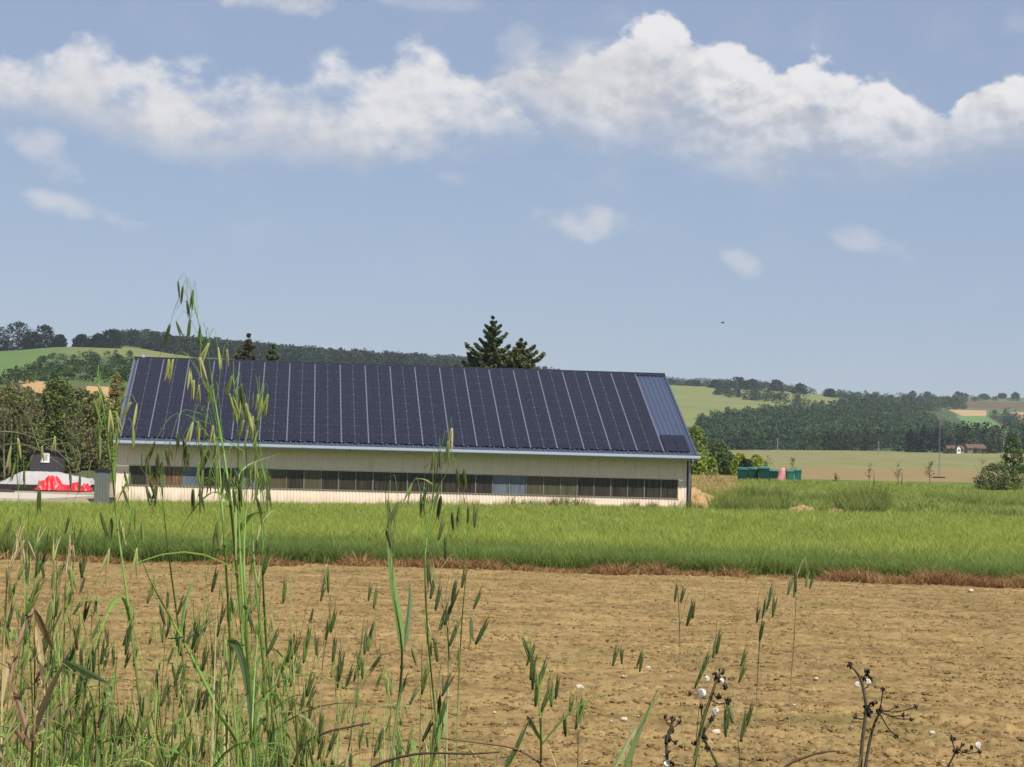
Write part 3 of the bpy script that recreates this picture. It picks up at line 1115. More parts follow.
def mound(name, label, cpx, r, wpx, hgt, dep, seed, m='earth', cat='mound'):
    c = ground_pt(cpx, r)
    w = wpx * r / F / 2
    b = MB()
    nu, nv = 44, 30
    uu, vv = np.meshgrid(np.linspace(-1, 1, nu), np.linspace(-1, 1, nv), indexing='ij')
    q = np.clip(1 - uu ** 2 - vv ** 2, 0, 1) ** .8
    nz = fbm(uu * 2.2 + seed, vv * 2.2, seed, 4)
    lx, ly = uu * w, vv * dep
    nz2 = fbm(uu * 9 + seed, vv * 9, seed + 4, 3)
    zz = gz(c[0] + lx, c[1] + ly) - c[2] + q * hgt * (.0 + 1.5 * nz * (.5 + nz2)) - .05
    v = np.stack([lx, ly, zz], -1).reshape(-1, 3)
    I = np.arange(nu * nv).reshape(nu, nv)
    f = np.stack([I[:-1, :-1], I[1:, :-1], I[1:, 1:], I[:-1, 1:]], -1).reshape(-1, 4).tolist()
    b.add(v, f)
    o = b.build(name, MT[m], None, True)
    o.location = [float(t) for t in c]
    return tag(o, label, cat)


mound('earth_mound', 'sloping heap of bare tan earth against the right end of the barn', 698, 184, 56, 1.35, 9, 3)
mound('earth_mound', 'low heap of pale dry earth in the tall grass below the green bins', 803, 178, 32, .62, 3.5, 5)
mound('earth_mound', 'small patch of pale earth in the grass right of the larger heap', 839, 177, 22, .42, 2.5, 8)

# ------------------------------------------------------------------ woods (stuff) on the hills


def wood(name, label, poly, n, base, seed, rx=(4, 6.5), ht=(9, 15), rmin=1235, q=130, leaf=1.15, rmax=5000, cat='wood', var=.42):
    rg = np.random.default_rng(seed)
    poly = np.array(poly, float)
    lo, hi = poly.min(0), poly.max(0)
    pp = rg.uniform(lo, hi, (n * 12, 2))
    pp = pp[inpoly(pp[:, 0], pp[:, 1], poly)]
    r = hit(pp[:, 0], pp[:, 1], rmin, rmax)
    ok = np.isfinite(r)
    pp, r = pp[ok][:n], r[ok][:n]
    vs, cs = [], []
    for i in range(len(r)):
        g_ = at(pp[i, 0], pp[i, 1], r[i])
        gx, gy = g_[0], g_[1]
        g0 = float(gz(gx, gy))
        H = rg.uniform(*ht)
        Rx = rg.uniform(*rx)
        nc = 11
        p, idx, _ = crown_points(q, Rx, H, 0, nc, int(seed * 1000 + i), .5)
        p = p + np.array([gx, gy, g0])
        v, f = quads(p, leaf, int(seed * 1000 + i), .5, 1.3)
        tb = np.array(base) * (1 + var * rg.uniform(-1, 1)) * (.55 + 1.0 * float(fbm(np.array([gx / 70.]), np.array([gy / 110.]), 7, 3)[0]))
        tb[0] *= 1 + .35 * rg.uniform(-1, 1)
        cs.append(np.repeat(leaf_col(q, idx, tb, i, .10, .18), 4, 0))
        vs.append(v)
    V = np.concatenate(vs)
    f = np.arange(len(V)).reshape(-1, 4)
    o = fast_mesh(name, V, f, np.concatenate(cs), MT['far_leaf'])
    return tag(o, label, cat, kind='stuff')


DK = (.048, .080, .033)
wood('wood', 'dense dark wood covering the lower slope of the right hill',
     [(688, 451), (688, 440), (698, 430), (715, 424), (745, 421), (775, 416), (830, 411), (852, 406), (880, 408), (905, 412), (925, 424), (950, 434), (968, 445), (982, 451)],
     950, DK, 1, (4.2, 7), (10, 15), 1235)
wood('hedge', 'dark hedge running down between the fields on the right hill', [(712, 394), (722, 391), (760, 396), (806, 402), (806, 405), (762, 403), (722, 397)], 60, (.038, .062, .026), 2, (4, 7), (7, 13), 1500, cat='hedge')
wood('ridge_wood', 'long line of trees along the crest of the right hill', [(560, 381), (690, 386), (760, 389), (800, 393), (850, 399), (850, 397), (800, 390), (760, 386.5), (690, 384), (560, 378)], 320, DK, 3, (6, 10), (6, 11), 1900)
wood('wood', 'dark wood filling the plateau edge behind the right hill', [(846, 400), (905, 400), (965, 406), (965, 410), (925, 412), (880, 407), (850, 405)], 180, DK, 4, (5, 8), (9, 14), 1800)
wood('far_hedge', 'dark hedgerow slanting down between tan fields at the far right', [(990, 414), (1004, 415), (1060, 432), (1060, 440), (1022, 434), (996, 421)], 70, DK, 5, (5, 8), (9, 14), 1600, cat='hedge')
wood('valley_wood', 'belt of trees along the far edge of the field on the right', [(955, 452), (960, 446), (1060, 447), (1060, 453)], 70, (.042, .068, .026), 6, (5, 8), (13, 20), 1235)
wood('ridge_wood', 'long dark wood along the crest of the left hill behind the barn roof',
     [(92, 345), (130, 346), (165, 353), (192, 357), (300, 363), (470, 371), (560, 384), (560, 380), (470, 365.5), (400, 363), (300, 357.2), (190, 349.8), (125, 340.5), (92, 342)], 900, (.030, .050, .023), 7, (7, 11), (11, 16), 1500, q=110, leaf=1.9)
wood('hedge', 'low hedge in front of the red roofed houses', [(944, 452), (990, 452), (990, 453.5), (944, 453.5)], 26, (.05, .08, .03), 16, (2, 4), (1.6, 3.6), 900, q=60, leaf=.8, cat='hedge')
wood('scrub', 'dark scrub and hedges on the left hillside', SCRUB, 165, (.046, .074, .028), 8, (2.2, 4.6), (1.8, 4.2), 480, 120, .6, 1500, cat='scrub')
wood('scrub', 'lighter bushes at the foot of the left hillside', [(-60, 398), (0, 394), (18, 396), (60, 396), (78, 398), (78, 408), (0, 408)], 26, (.085, .12, .04), 9, (1.5, 3), (1.5, 3), 330, 150, .5, 900, cat='scrub')
wood('plateau_hedges', 'far off hedges on the plateau at the right', [(905, 398), (1060, 399), (1060, 401), (905, 402)], 60, (.04, .06, .03), 10, (6, 12), (4, 8), 2400, cat='hedge')

# ------------------------------------------------------------------ single trees and shrubs


def far_tree(px, ybase, top, half, label, base=DK, rmin=1235, name='tree', group=None, n=420, seed=None, r=None, **kw):
    rr_ = r or float(hit(px, ybase, rmin)[0])
    g_ = ground_pt(px, rr_)
    h = (ybase - top) * rr_ / F
    return tree(name, label, 'tree', g_, h, half * rr_ / F, base, seed or abs(int(px * 7 + top)), leaf=kw.pop('leaf', 1.5 * rr_ / F), n=n, nclump=kw.pop('nclump', 18), group=group, mt='far_leaf', low=kw.pop('low', .0), **kw)


SK = 'trees on the skyline of the left hill'
R15 = 1505
for px, yb, top, hw, lab in (
        (-8, 352, 326, 13, 'broad dark tree on the left skyline cut by the photo edge'),
        (16, 351, 322, 13, 'tallest flat topped tree on the left skyline'),
        (30, 350, 332, 10, 'low dark tree between the two tall crowns on the left skyline'),
        (43, 349, 325.5, 10, 'round topped tree on the left skyline right of the tallest'),
        (58, 347, 334, 6, 'small tree at the right end of the left skyline clump'),
        (80, 345.5, 332.5, 7, 'lone round tree standing in the gap on the left skyline'),
        (97, 346, 332, 9, 'first tree right of the gap on the left skyline'),
        (109, 346, 327, 10, 'highest tree right of the gap on the left skyline')):
    far_tree(px, yb, top, hw * 1.5, lab, (.016, .033, .021), group=SK, r=R15, n=2000, nclump=44, leaf=.95)
RK = 'trees on the crest of the right hill'
for px, yb, top, hw, lab in (
        (694, 386, 380, 8, 'low tree on the crest just right of the barn roof'),
        (716, 388, 379.5, 8, 'small tree on the right crest above the upper field'),
        (738, 389, 376.5, 10, 'large rounded tree on the right crest'),
        (752, 390, 379, 9, 'tree on the right crest beside the large rounded one'),
        (776, 391, 379.5, 9, 'second rounded crown on the right crest'),
        (800, 394, 383.5, 8, 'tree on the right crest where the ridge dips'),
        (830, 397, 388.5, 7, 'low tree toward the right end of the crest')):
    far_tree(px, yb, top, hw * 1.2, lab, (.028, .046, .024), 1900, group=RK, n=600)
PK = 'trees on the far plateau'
for px, yb, top, hw, lab in (
        (853, 399, 391, 4, 'small tree on the far plateau beside the end of the right crest'),
        (876, 398, 393, 10, 'wide low clump on the far plateau'),
        (913, 398, 392, 5, 'left one of two close trees on the far plateau skyline'),
        (928, 398, 392.5, 6, 'right one of two close trees on the far plateau skyline'),
        (958, 398, 392.5, 5, 'tree on the far plateau left of the white house'),
        (963, 398, 393.5, 8, 'dark clump on the far plateau above the white house'),
        (985, 398, 394, 7, 'low tree on the far plateau right of the white house'),
        (1003, 398, 392.5, 6, 'rounded tree near the right end of the far plateau'),
        (1016, 398, 391.5, 5, 'tallest tree at the right end of the far plateau')):
    far_tree(px, yb, top, hw, lab, (.034, .052, .03), 2400, group=PK, n=260, r=3700, nclump=10)
# valley trees round the red roofed house
for px, yb, top, hw, lab, bc in (
        (912, 453, 431, 9, 'dark bushy tree at the wood edge, left of its group', (.022, .038, .018)),
        (926, 453, 427.5, 10, 'largest dark tree at the wood edge', (.020, .036, .018)),
        (940, 453, 428, 10, 'dark tree at the wood edge beside the mast', (.024, .042, .019)),
        (952, 453, 435, 6, 'brownish thin tree at the wood edge left of the red roofed house', (.09, .085, .045)),
        (962, 451, 432, 8, 'round grey green tree behind the red roofed house', (.06, .085, .035)),
        (997, 453, 424, 8, 'pale grey tree right of the red roofed house', (.085, .10, .055)),
        (1013, 453, 433, 10, 'dark tree behind the roadside bush at the right', (.032, .055, .022)),
        (1030, 453, 430, 11, 'dark tree at the right edge behind the bush', (.032, .055, .022))):
    far_tree(px, yb, top, hw, lab, bc, r=1215 if px != 962 else 1290, n=900, nclump=24)

# shrubs and trees in the yard left of the barn
OL = (.185, .195, .062)
for px, r, yb, top, hw, lab, bc, alt, ap, n in (
        (14, 248, 489, 397, 40, 'big olive brown shrub with bare twigs at the left edge', OL, (.21, .18, .09), .16, 5200),
        (58, 252, 488, 391, 29, 'tall dark green tree behind the dark shed', (.14, .185, .05), (.20, .20, .08), .15, 5600),
        (97, 256, 487, 407, 22, 'olive shrub close to the left end of the barn', (.19, .215, .065), (.24, .19, .09), .14, 3600),
        (116, 275, 470, 384, 13, 'yellow green bush peeping out beside the barn roof', (.26, .28, .05), (.24, .13, .07), .3, 1400),
        (6, 244, 491, 438, 22, 'dark low bush at the left edge above the tarpaulin', (.06, .09, .028), None, 0, 2400),
        (80, 262, 488, 409, 28, 'dull olive shrub between the shed and the barn end', (.165, .19, .06), (.21, .19, .08), .14, 3600),
        (38, 256, 489, 412, 30, 'brownish green shrub directly behind the shed', (.12, .125, .05), (.18, .16, .07), .16, 3200),
        (-34, 250, 490, 380, 40, 'tall green tree just outside the left edge', (.11, .14, .045), None, 0, 3000),
        (30, 262, 486, 410, 26, 'deep green bush filling the gap behind the shed', (.09, .12, .036), (.17, .15, .06), .2, 3200)):
    g_ = ground_pt(px, r)
    h = (yb - top) * r / F
    tree('shrub' if h < 8 else 'tree', lab, 'shrub' if h < 8 else 'tree', g_, h, hw * r / F, bc, abs(int(px * 13 + top)), leaf=.21, n=int(n * 2.6), nclump=70, alt=alt, altp=ap, spread=.24, low=.02, group='shrubs and trees left of the barn')


def smooth_line(p):
    p = np.asarray(p, float)
    t = np.linspace(0, 1, 10)
    k = np.linspace(0, 1, len(p))
    return np.stack([np.interp(t, k, p[:, i]) for i in range(3)], 1)


def twigs(name, label, P, h, spread, seed, n=14, col='pale_bark', group=None, leaf=None, nl=0, cat='sapling', lc=(.15, .14, .07)):
    t = empty(name, P)
    tag(t, label, cat, group)
    rg = np.random.default_rng(seed)
    b = MB()
    lean = rg.uniform(-.06, .06) * h
    b.tube(smooth_line([(0, 0, -.1), (lean * 1.4 + .05 * h, 0, h * .3), (lean * .2 - .02 * h, .02 * h, h * .62), (lean, 0, h)]), [.014 * h + .015, .012 * h + .01, .010 * h + .01, .008 * h, .006 * h, .005 * h, .004 * h, .003 * h, .002 * h, .008], 6)
    ends = []
    for k in range(n):
        z0 = h * rg.uniform(.25, .85)
        a = rg.uniform(0, 6.28)
        L = spread * rg.uniform(.4, 1) * (1.2 - z0 / h)
        s = np.array([lean * z0 / h, 0, z0])
        e = s + np.array([math.cos(a) * L, math.sin(a) * L, L * rg.uniform(.8, 1.8)])
        e[2] = min(e[2], h * 1.04)
        b.tube([s, (s + e) / 2 + np.array([math.cos(a), math.sin(a), 0]) * L * .12, e], [.022, .015, .007], 4)
        ends += [e, (s + e) / 2, s * .3 + e * .7]
    b.build('trunk', MT[col], t, True)
    if nl:
        ends = np.array(ends)
        p = ends[rg.integers(0, len(ends), nl)] + rg.normal(size=(nl, 3)) * leaf * .9
        v, f = quads(p, leaf, seed)
        c = np.array(lc) * rg.uniform(.6, 1.35, (nl, 1))
        fast_mesh('crown', v, f, np.repeat(c, 4, 0), MT['leaf'], t)
    return t


for px, r, h, lab, sd in ((8, 240, 10.4, 'bare pale twiggy sapling in front of the left shrubs', 3), (30, 241, 11.4, 'forked grey sapling rising before the dark tree', 4), (76, 243, 8.2, 'pale dead sapling with bare branches beside the shed', 5), (90, 242, 6.4, 'short dead sapling between shed and barn', 6)):
    twigs('bare_sapling', lab, ground_pt(px, r), h, h * .34, sd, 34, 'pale_bark', 'bare saplings left of the barn', .16, 90, lc=(.2, .16, .08))

# conifers behind the barn
R_ = 236


def conif(px, top, hw, lab, base, seed, r=R_, tip=None, **k):
    g_ = ground_pt(px, r)
    ztop = float(at(px, top, r)[2])
    return conifer('spruce_tree', lab, g_, ztop - g_[2], hw * r / F * 1.0, base, seed, 'spruces behind the barn roof', tip_col=tip, **k)


conif(491, 314, 78, 'tall dark spruce rising behind the middle of the roof', (.060, .085, .030), 21, tip=(.10, .12, .04), tiers=30, needle=.24)
conif(520, 337, 112, 'shorter broad spruce right of the tall one', (.075, .10, .034), 22, tip=(.125, .135, .042), tiers=26, needle=.25, r=232)
conif(470, 351, 66, 'low dark spruce left of the tall one, barely above the roof', (.040, .060, .024), 23, tiers=22, needle=.26, r=240)
conif(247, 332, 50, 'slender reddish brown topped spruce behind the roof at the left', (.075, .08, .03), 24, tip=(.125, .095, .045), tiers=24, needle=.27, r=226)
conif(272, 343, 50, 'smaller green spruce next to the reddish brown topped one', (.055, .08, .028), 25, tip=(.10, .12, .035), tiers=22, needle=.28, r=228)

# trees and hedge right of the barn
HG = 'trees and hedges right of the barn'
for px, r, yb, top, hw, lab, bc, n in (
        (697, 330, 471, 423, 15, 'tall bright green tree beside the right end of the roof', (.19, .26, .055), 3600),
        (721, 345, 470, 440, 15, 'dark green tree right of the barn behind the dry grass', (.115, .17, .045), 3200),
        (731, 330, 470, 452, 11, 'dull green rounded bush left of the yellow hedge', (.11, .155, .045), 2200),
        (701, 318, 471, 453, 12, 'low bright yellow green bush by the barn corner', (.26, .34, .045), 1500),
        (713, 319, 471, 456, 8, 'small fresh green bush beside the low yellow green one', (.20, .29, .045), 900),
        (742, 322, 471, 453, 12, 'left half of the yellow green hedge behind the bins', (.32, .37, .05), 1800),
        (758, 322, 471, 454, 11, 'right half of the yellow green hedge behind the bins', (.29, .35, .05), 1700),
        (748, 315, 472, 458, 9, 'dark bush in front of the yellow green hedge', (.03, .05, .018), 900)):
    g_ = ground_pt(px, r)
    h = float(at(px, top, r)[2]) - g_[2]
    tree('bush' if h < 6 else 'tree', lab, 'bush' if h < 6 else 'tree', g_, h, hw * r / F, bc, int(px * 3 + top), leaf=.27, n=int(n * 1.9), nclump=34, spread=.3, low=.03, group=HG)

SP = 'saplings along the field edge'
for px, r, top, lab, sd, nl in ((769, 262, 454, 'brownish sapling behind the middle of the green bins', 31, 60), (796, 262, 457, 'thin reddish sapling behind the right end of the green bins', 32, 60),
                                (838, 246, 474, 'small leafy sapling left of the bare stake row', 33, 60),
                                (872, 240, 463, 'first bare sapling right of the bins', 34, 24), (900, 240, 461, 'middle bare sapling with a stake beside it', 35, 30), (932, 240, 458, 'tallest bare sapling left of the bush', 36, 60),
                                (984, 246, 452, 'bare thin trunk sapling behind the bush at the right', 37, 20)):
    g_ = ground_pt(px, r)
    h = float(at(px, top, r)[2]) - g_[2]
    twigs('sapling', lab, g_, h, h * .3, sd, 16, 'bark' if nl > 40 else 'pale_bark', SP, .14, nl, lc=(.13, .12, .05))
for px, r, h, lab in ((904, 238, 1.7, 'short wooden stake beside the middle bare sapling'), (876, 238, 1.4, 'short wooden stake beside the first bare sapling')):
    b = MB()
    b.tube([(0, 0, -.2), (0.01, 0, h - .1), (.01, 0, h)], [.05, .045, .02], 8)
    o = b.build('wooden_stake', MT['pale_bark'], None, True)
    o.location = [float(q) for q in ground_pt(px, r)]
    tag(o, lab, 'stake', 'stakes in the field')
# leafy bush at the right
g_ = ground_pt(1000, 232)
t = tree('roadside_bush', 'dark leafy bush standing alone at the right in front of the tan field', 'bush', g_, 3.1, 3.3, (.085, .12, .04), 77, leaf=.15, n=3600, nclump=34, spread=.24, low=.02, alt=(.20, .25, .06), altp=.22)
g_ = ground_pt(1014, 234)
tree('young_tree', 'upright leafy young tree at the right edge beside the bush', 'tree', g_, 6.2, 1.9, (.12, .17, .045), 78, leaf=.16, n=2600, nclump=26, spread=.3, low=.03)

# ------------------------------------------------------------------ the barn
ZB = -.42
L = 47.6
barn = empty('metal_barn', (BX, BY, ZB), BYAW)
tag(barn, 'long cream metal barn with a solar panel roof and a band of dark windows', 'barn')
EW = 5.017 - ZB
OV = 1.2
DR, RISE = 15.24, 7.534
ALPHA = math.atan2(RISE, DR + OV)
ca, sa = math.cos(ALPHA), math.sin(ALPHA)
SL = math.hypot(RISE, DR + OV)


def RP(u, s, n):
    return (u, -OV + s * ca - n * sa, EW + s * sa + n * ca)


MT['clad'] = mat('cream_cladding', (.92, .74, .60), .6, .25, noise=(.8, (.88, .69, .54), 8))
_nt = MT['clad'].node_tree          # dirt splashed up from the ground and rain streaks
_b = _nt.nodes['Principled BSDF']
_src = _b.inputs['Base Color'].links[0].from_socket
_tc = _nt.nodes.new('ShaderNodeTexCoord')
_sp = _nt.nodes.new('ShaderNodeSeparateXYZ')
_nt.links.new(_tc.outputs['Object'], _sp.inputs[0])
_mp = _nt.nodes.new('ShaderNodeMapping')
_mp.inputs['Scale'].default_value = (2.2, 2.2, .22)
_nt.links.new(_tc.outputs['Object'], _mp.inputs[0])
_n = _nt.nodes.new('ShaderNodeTexNoise')
_n.inputs['Scale'].default_value = 1.0
_n.inputs['Detail'].default_value = 7
_n.inputs['Roughness'].default_value = .7
_nt.links.new(_mp.outputs[0], _n.inputs['Vector'])
_m1 = _nt.nodes.new('ShaderNodeMath')
_m1.operation = 'MULTIPLY_ADD'
_m1.inputs[1].default_value = -.42
_m1.inputs[2].default_value = .50
_nt.links.new(_sp.outputs[2], _m1.inputs[0])
_m2 = _nt.nodes.new('ShaderNodeMath')
_m2.operation = 'MAXIMUM'
_m2.inputs[1].default_value = -.12
_nt.links.new(_m1.outputs[0], _m2.inputs[0])
_m3 = _nt.nodes.new('ShaderNodeMath')
_nt.links.new(_m2.outputs[0], _m3.inputs[0])
_nt.links.new(_n.outputs['Fac'], _m3.inputs[1])
_r = _nt.nodes.new('ShaderNodeMapRange')
_r.inputs['From Min'].default_value = .38
_r.inputs['From Max'].default_value = .85
_nt.links.new(_m3.outputs[0], _r.inputs['Value'])
_x = _nt.nodes.new('ShaderNodeMix')
_x.data_type = 'RGBA'
_x.inputs['B'].default_value = (.52, .42, .30, 1)
_nt.links.new(_r.outputs[0], _x.inputs['Factor'])
_nt.links.new(_src, _x.inputs['A'])
_nt.links.new(_x.outputs['Result'], _b.inputs['Base Color'])
MT['gutter'] = mat('pale_grey_metal', (.42, .455, .51), .6, .3, noise=(2, (.37, .40, .455), 6))
MT['roof'] = mat('slate_blue_sheet', (.055, .070, .115), .40, .42, noise=(1.2, (.045, .058, .098), 8))
MT['verge'] = mat('verge_metal', (.105, .115, .15), .6, .3)
MT['darktrim'] = mat('dark_trim', (.022, .026, .040), .8, .1)
MT['pipe'] = mat('downpipe_zinc', (.42, .42, .43), .5, .4)
MT['alu'] = mat('aluminium', (.135, .135, .17), .6, .3)
MT['alu_dim'] = mat('dull_aluminium', (.085, .085, .12), .6, .3)


def pane_mat(name, c1, c2, rough=.22):
    m = mat(name, c1, rough, .45)
    nt = m.node_tree
    b = nt.nodes['Principled BSDF']
    tc = nt.nodes.new('ShaderNodeTexCoord')
    mp = nt.nodes.new('ShaderNodeMapping')
    mp.inputs['Scale'].default_value = (5.5, 1, .35)
    n = nt.nodes.new('ShaderNodeTexNoise')
    n.inputs['Scale'].default_value = 1.6
    n.inputs['Detail'].default_value = 5
    nt.links.new(tc.outputs['Object'], mp.inputs[0])
    nt.links.new(mp.outputs[0], n.inputs['Vector'])
    r = nt.nodes.new('ShaderNodeMapRange')
    r.inputs['From Min'].default_value = .36
    r.inputs['From Max'].default_value = .66
    nt.links.new(n.outputs['Fac'], r.inputs['Value'])
    x = nt.nodes.new('ShaderNodeMix')
    x.data_type = 'RGBA'
    x.inputs['A'].default_value = (*c1, 1)
    x.inputs['B'].default_value = (*c2, 1)
    nt.links.new(r.outputs[0], x.inputs['Factor'])
    nt.links.new(x.outputs['Result'], b.inputs['Base Color'])
    return m


PM = {'d': pane_mat('dark_glazing', (.016, .014, .012), (.065, .053, .040)), 'b': pane_mat('blue_grey_glazing', (.085, .10, .135), (.17, .19, .23)),
      'o': pane_mat('olive_glazing', (.06, .055, .034), (.12, .10, .055)), 'r': pane_mat('brown_glazing', (.05, .035, .022), (.26, .155, .07))}


def corr(b, u0, u1, w0, w1, pitch=.27, dep=.035, v0=0.0):
    """trapezoid cladding sheet in front of a solid core"""
    us, vs = [], []
    k0 = math.floor(u0 / pitch)
    u = u0
    prof = [(0, 0), (.34, 0), (.42, 1), (.92, 1), (1.0, 0)]
    pts = []
    k = k0
    while k * pitch < u1 + pitch:
        for a, d in prof[:-1]:
            pts.append(((k + a) * pitch, d * dep))
        k += 1
    P_ = np.array(pts)
    uu = np.unique(np.clip(np.concatenate([[u0], P_[:, 0], [u1]]), u0, u1))
    dd = np.interp(uu, P_[:, 0], P_[:, 1])
    n = len(uu)
    v = [(uu[i], v0 - dd[i], w0) for i in range(n)] + [(uu[i], v0 - dd[i], w1) for i in range(n)]
    f = [(i, i + 1, n + i + 1, n + i) for i in range(n - 1)]
    b.add(v, f)
    b.box(u0, u1, v0 + .012, v0 + .18, w0, w1)


WT, WB = 3.0916 - ZB, 1.5015 - ZB
wu0, wu1 = 1.0, L - 1.1
roof_at0 = EW + OV * sa / ca
b = MB()
corr(b, 0, L, WT, roof_at0 - .12)
corr(b, 0, L, -.3, WB)
corr(b, 0, wu0, WB, WT)
corr(b, wu1, L, WB, WT)
b.build('wall', MT['clad'], barn)


def gable(u, s):
    b = MB()
    z1, z2 = roof_at0 - .15, EW + RISE - .15
    v = [(u, .2, -.3), (u, 2 * DR, -.3), (u, 2 * DR, z1), (u, DR, z2), (u, .2, z1)]
    v2 = [(u + s * .18, *q[1:]) for q in v]
    f = [(0, 1, 2, 3, 4), (9, 8, 7, 6, 5)] + [(i, 5 + i, 5 + (i + 1) % 5, (i + 1) % 5) for i in range(5)]
    b.add(v + v2, f)
    # vertical ribs
    for k in range(1, 60):
        vv = k * .5
        zt = z1 + (z2 - z1) * (1 - abs(vv - DR) / DR)
        if .3 < vv < 2 * DR - .1:
            b.box(u - s * .03 if s > 0 else u + .0, u + (0 if s > 0 else .03), vv, vv + .2, -.3, zt - .12)
    return b.build('wall', MT['clad'], barn)


gable(0, 1)
gable(L, -1)
b = MB()
b.box(0, L, 2 * DR - .18, 2 * DR, -.3, roof_at0 - .15)
b.build('wall', MT['clad'], barn)

# glazing band: frame with mullions, and every pane a part of its own
NP = 32
pw = (wu1 - wu0) / NP
b = MB()
b.box(wu0 - .05, wu1 + .05, -.055, .06, WT - .05, WT + .03)
b.box(wu0 - .05, wu1 + .05, -.075, .06, WB - .06, WB + .02)
for k in range(NP + 1):
    u = wu0 + k * pw
    q = .045 if k % 2 == 0 else .032
    b.box(u - q, u + q, -.035, .055, WB + .02, WT - .05)
MT['mull'] = mat('mullion', (.21, .185, .145), .5, .4)
b.build('window_frame', MT['mull'], barn)
tones = 'drrbd' + 'dbbodo' + 'dddddddddd' + 'bbooodddddd'
tones = (tones + 'd' * 40)[:NP]
rr2 = random.Random(4)
for k in range(NP):
    b = MB()
    u = wu0 + k * pw
    b.box(u + .05, u + pw - .05, .03, .045, WB + .02, WT - .05)
    o = b.build('window_pane', PM[tones[k]], barn)
    if tones[k] == 'b':
        o['label'] = 'blue grey reflecting pane'
    elif tones[k] in 'or':
        o['label'] = 'brownish translucent pane'

# roof: seamed sheet on both slopes
U0, U1 = -.115, L + .3


def slope_sheet(front):
    b = MB()
    us, ns = [], []
    u = U0
    pitch = .42
    while u < U1 - .001:
        for a, n_ in ((0, 0), (.18, 0), (.24, .055), (.34, .055), (.40, 0)):
            if u + a < U1:
                us.append(u + a)
                ns.append(n_)
        u += pitch
    us.append(U1)
    ns.append(0)
    n = len(us)
    q = []
    for s_ in (0, SL - .02):
        for i in range(n):
            p = RP(us[i], s_, ns[i] + .05)
            q.append(p if front else (p[0], 2 * DR - p[1], p[2]))
    f = [(i, i + 1, n + i + 1, n + i) for i in range(n - 1)]
    if not front:
        f = [t[::-1] for t in f]
    b.add(q, f)
    c = []
    for nn in (.045, -.10):
        for u_, s_ in ((U0, 0), (U1, 0), (U1, SL - .02), (U0, SL - .02)):
            p = RP(u_, s_, nn)
            c.append(p if front else (p[0], 2 * DR - p[1], p[2]))
    b.add(c, [(0, 1, 2, 3), (7, 6, 5, 4), (0, 4, 5, 1), (1, 5, 6, 2), (2, 6, 7, 3), (3, 7, 4, 0)])
    return b.build('roof', MT['roof'], barn)


roof = slope_sheet(True)
slope_sheet(False)
b = MB()
b.tube([(U0 - .02, DR, EW + RISE + .10), (U1 + .02, DR, EW + RISE + .10)], .16, 8)
for sgn in (-1, 1):
    q = [(U0 - .03, DR, EW + RISE + .17), (U1 + .03, DR, EW + RISE + .17), (U1 + .03, DR + sgn * .42, EW + RISE - .01), (U0 - .03, DR + sgn * .42, EW + RISE - .01)]
    q2 = [(a, v_, w_ - .05) for a, v_, w_ in q]
    b.add(q + q2, [(0, 1, 2, 3), (7, 6, 5, 4), (0, 4, 5, 1), (1, 5, 6, 2), (2, 6, 7, 3), (3, 7, 4, 0)])
b.build('ridge_cap', MT['darktrim'], roof)
b = MB()
b.box(.55, .80, DR - .12, DR + .12, EW + RISE + .18, EW + RISE + .55)
b.box(.50, .85, DR - .16, DR + .16, EW + RISE + .55, EW + RISE + .61)
b.build('ridge_vent', MT['gutter'], roof)


def slab(b, u0, u1, s0, s1, n0, n1):
    v = [RP(u, s_, n_) for n_ in (n0, n1) for (u, s_) in ((u0, s0), (u1, s0), (u1, s1), (u0, s1))]
    b.add(v, [(3, 2, 1, 0), (4, 5, 6, 7), (0, 1, 5, 4), (1, 2, 6, 5), (2, 3, 7, 6), (3, 0, 4, 7)])


for u0, u1 in ((U0 - .06, U0 + .10), (U1 - .10, U1 + .06)):
    b = MB()
    slab(b, u0, u1, -.03, SL - .3, -.16, .14)
    b.build('verge_trim', MT['verge'] if u0 < 1 else MT['roof'], barn)

# solar array: 42 columns in pairs, rails between
MT['solar'] = mat('solar_glass', (.008, .0078, .0145), .32, .28, noise=(2.3, (.017, .0165, .027), 9))
nt = MT['solar'].node_tree
bs = nt.nodes['Principled BSDF']
PU0, PITCH_U, NC = .26, 1.1215, 40
S0, S1, NR = .62, SL - .36, 10
ph = (S1 - S0) / NR
jr = random.Random(2)
for k in range(NC):
    b = MB()
    for r_ in range(NR):
        j = jr.uniform(-.004, .004)
        slab(b, PU0 + k * PITCH_U + .035, PU0 + (k + 1) * PITCH_U - .02, S0 + r_ * ph + .012, S0 + (r_ + 1) * ph - .012, .15 + j, .19 + j)
    for r_ in range(1, NR):
        for q in (.30, .74):
            uq, sq = PU0 + (k + q) * PITCH_U, S0 + r_ * ph
            slab(b, uq - .05, uq + .05, sq - .05, sq + .05, .14, .200)
            b.mi[-6:] = [1] * 6
    b.build('solar_panel', [MT['solar'], MT['alu_dim']], barn)
for k in range(2):
    b = MB()
    for r_ in range(2):
        u = PU0 + NC * PITCH_U + .16 + k * 1.08
        slab(b, u + .03, u + 1.03, S0 + r_ * ph + .012, S0 + (r_ + 1) * ph - .012, .15, .19)
    o = b.build('solar_panel', MT['solar'], barn)
    o['label'] = 'short solar panel at the foot of the bare roof strip'
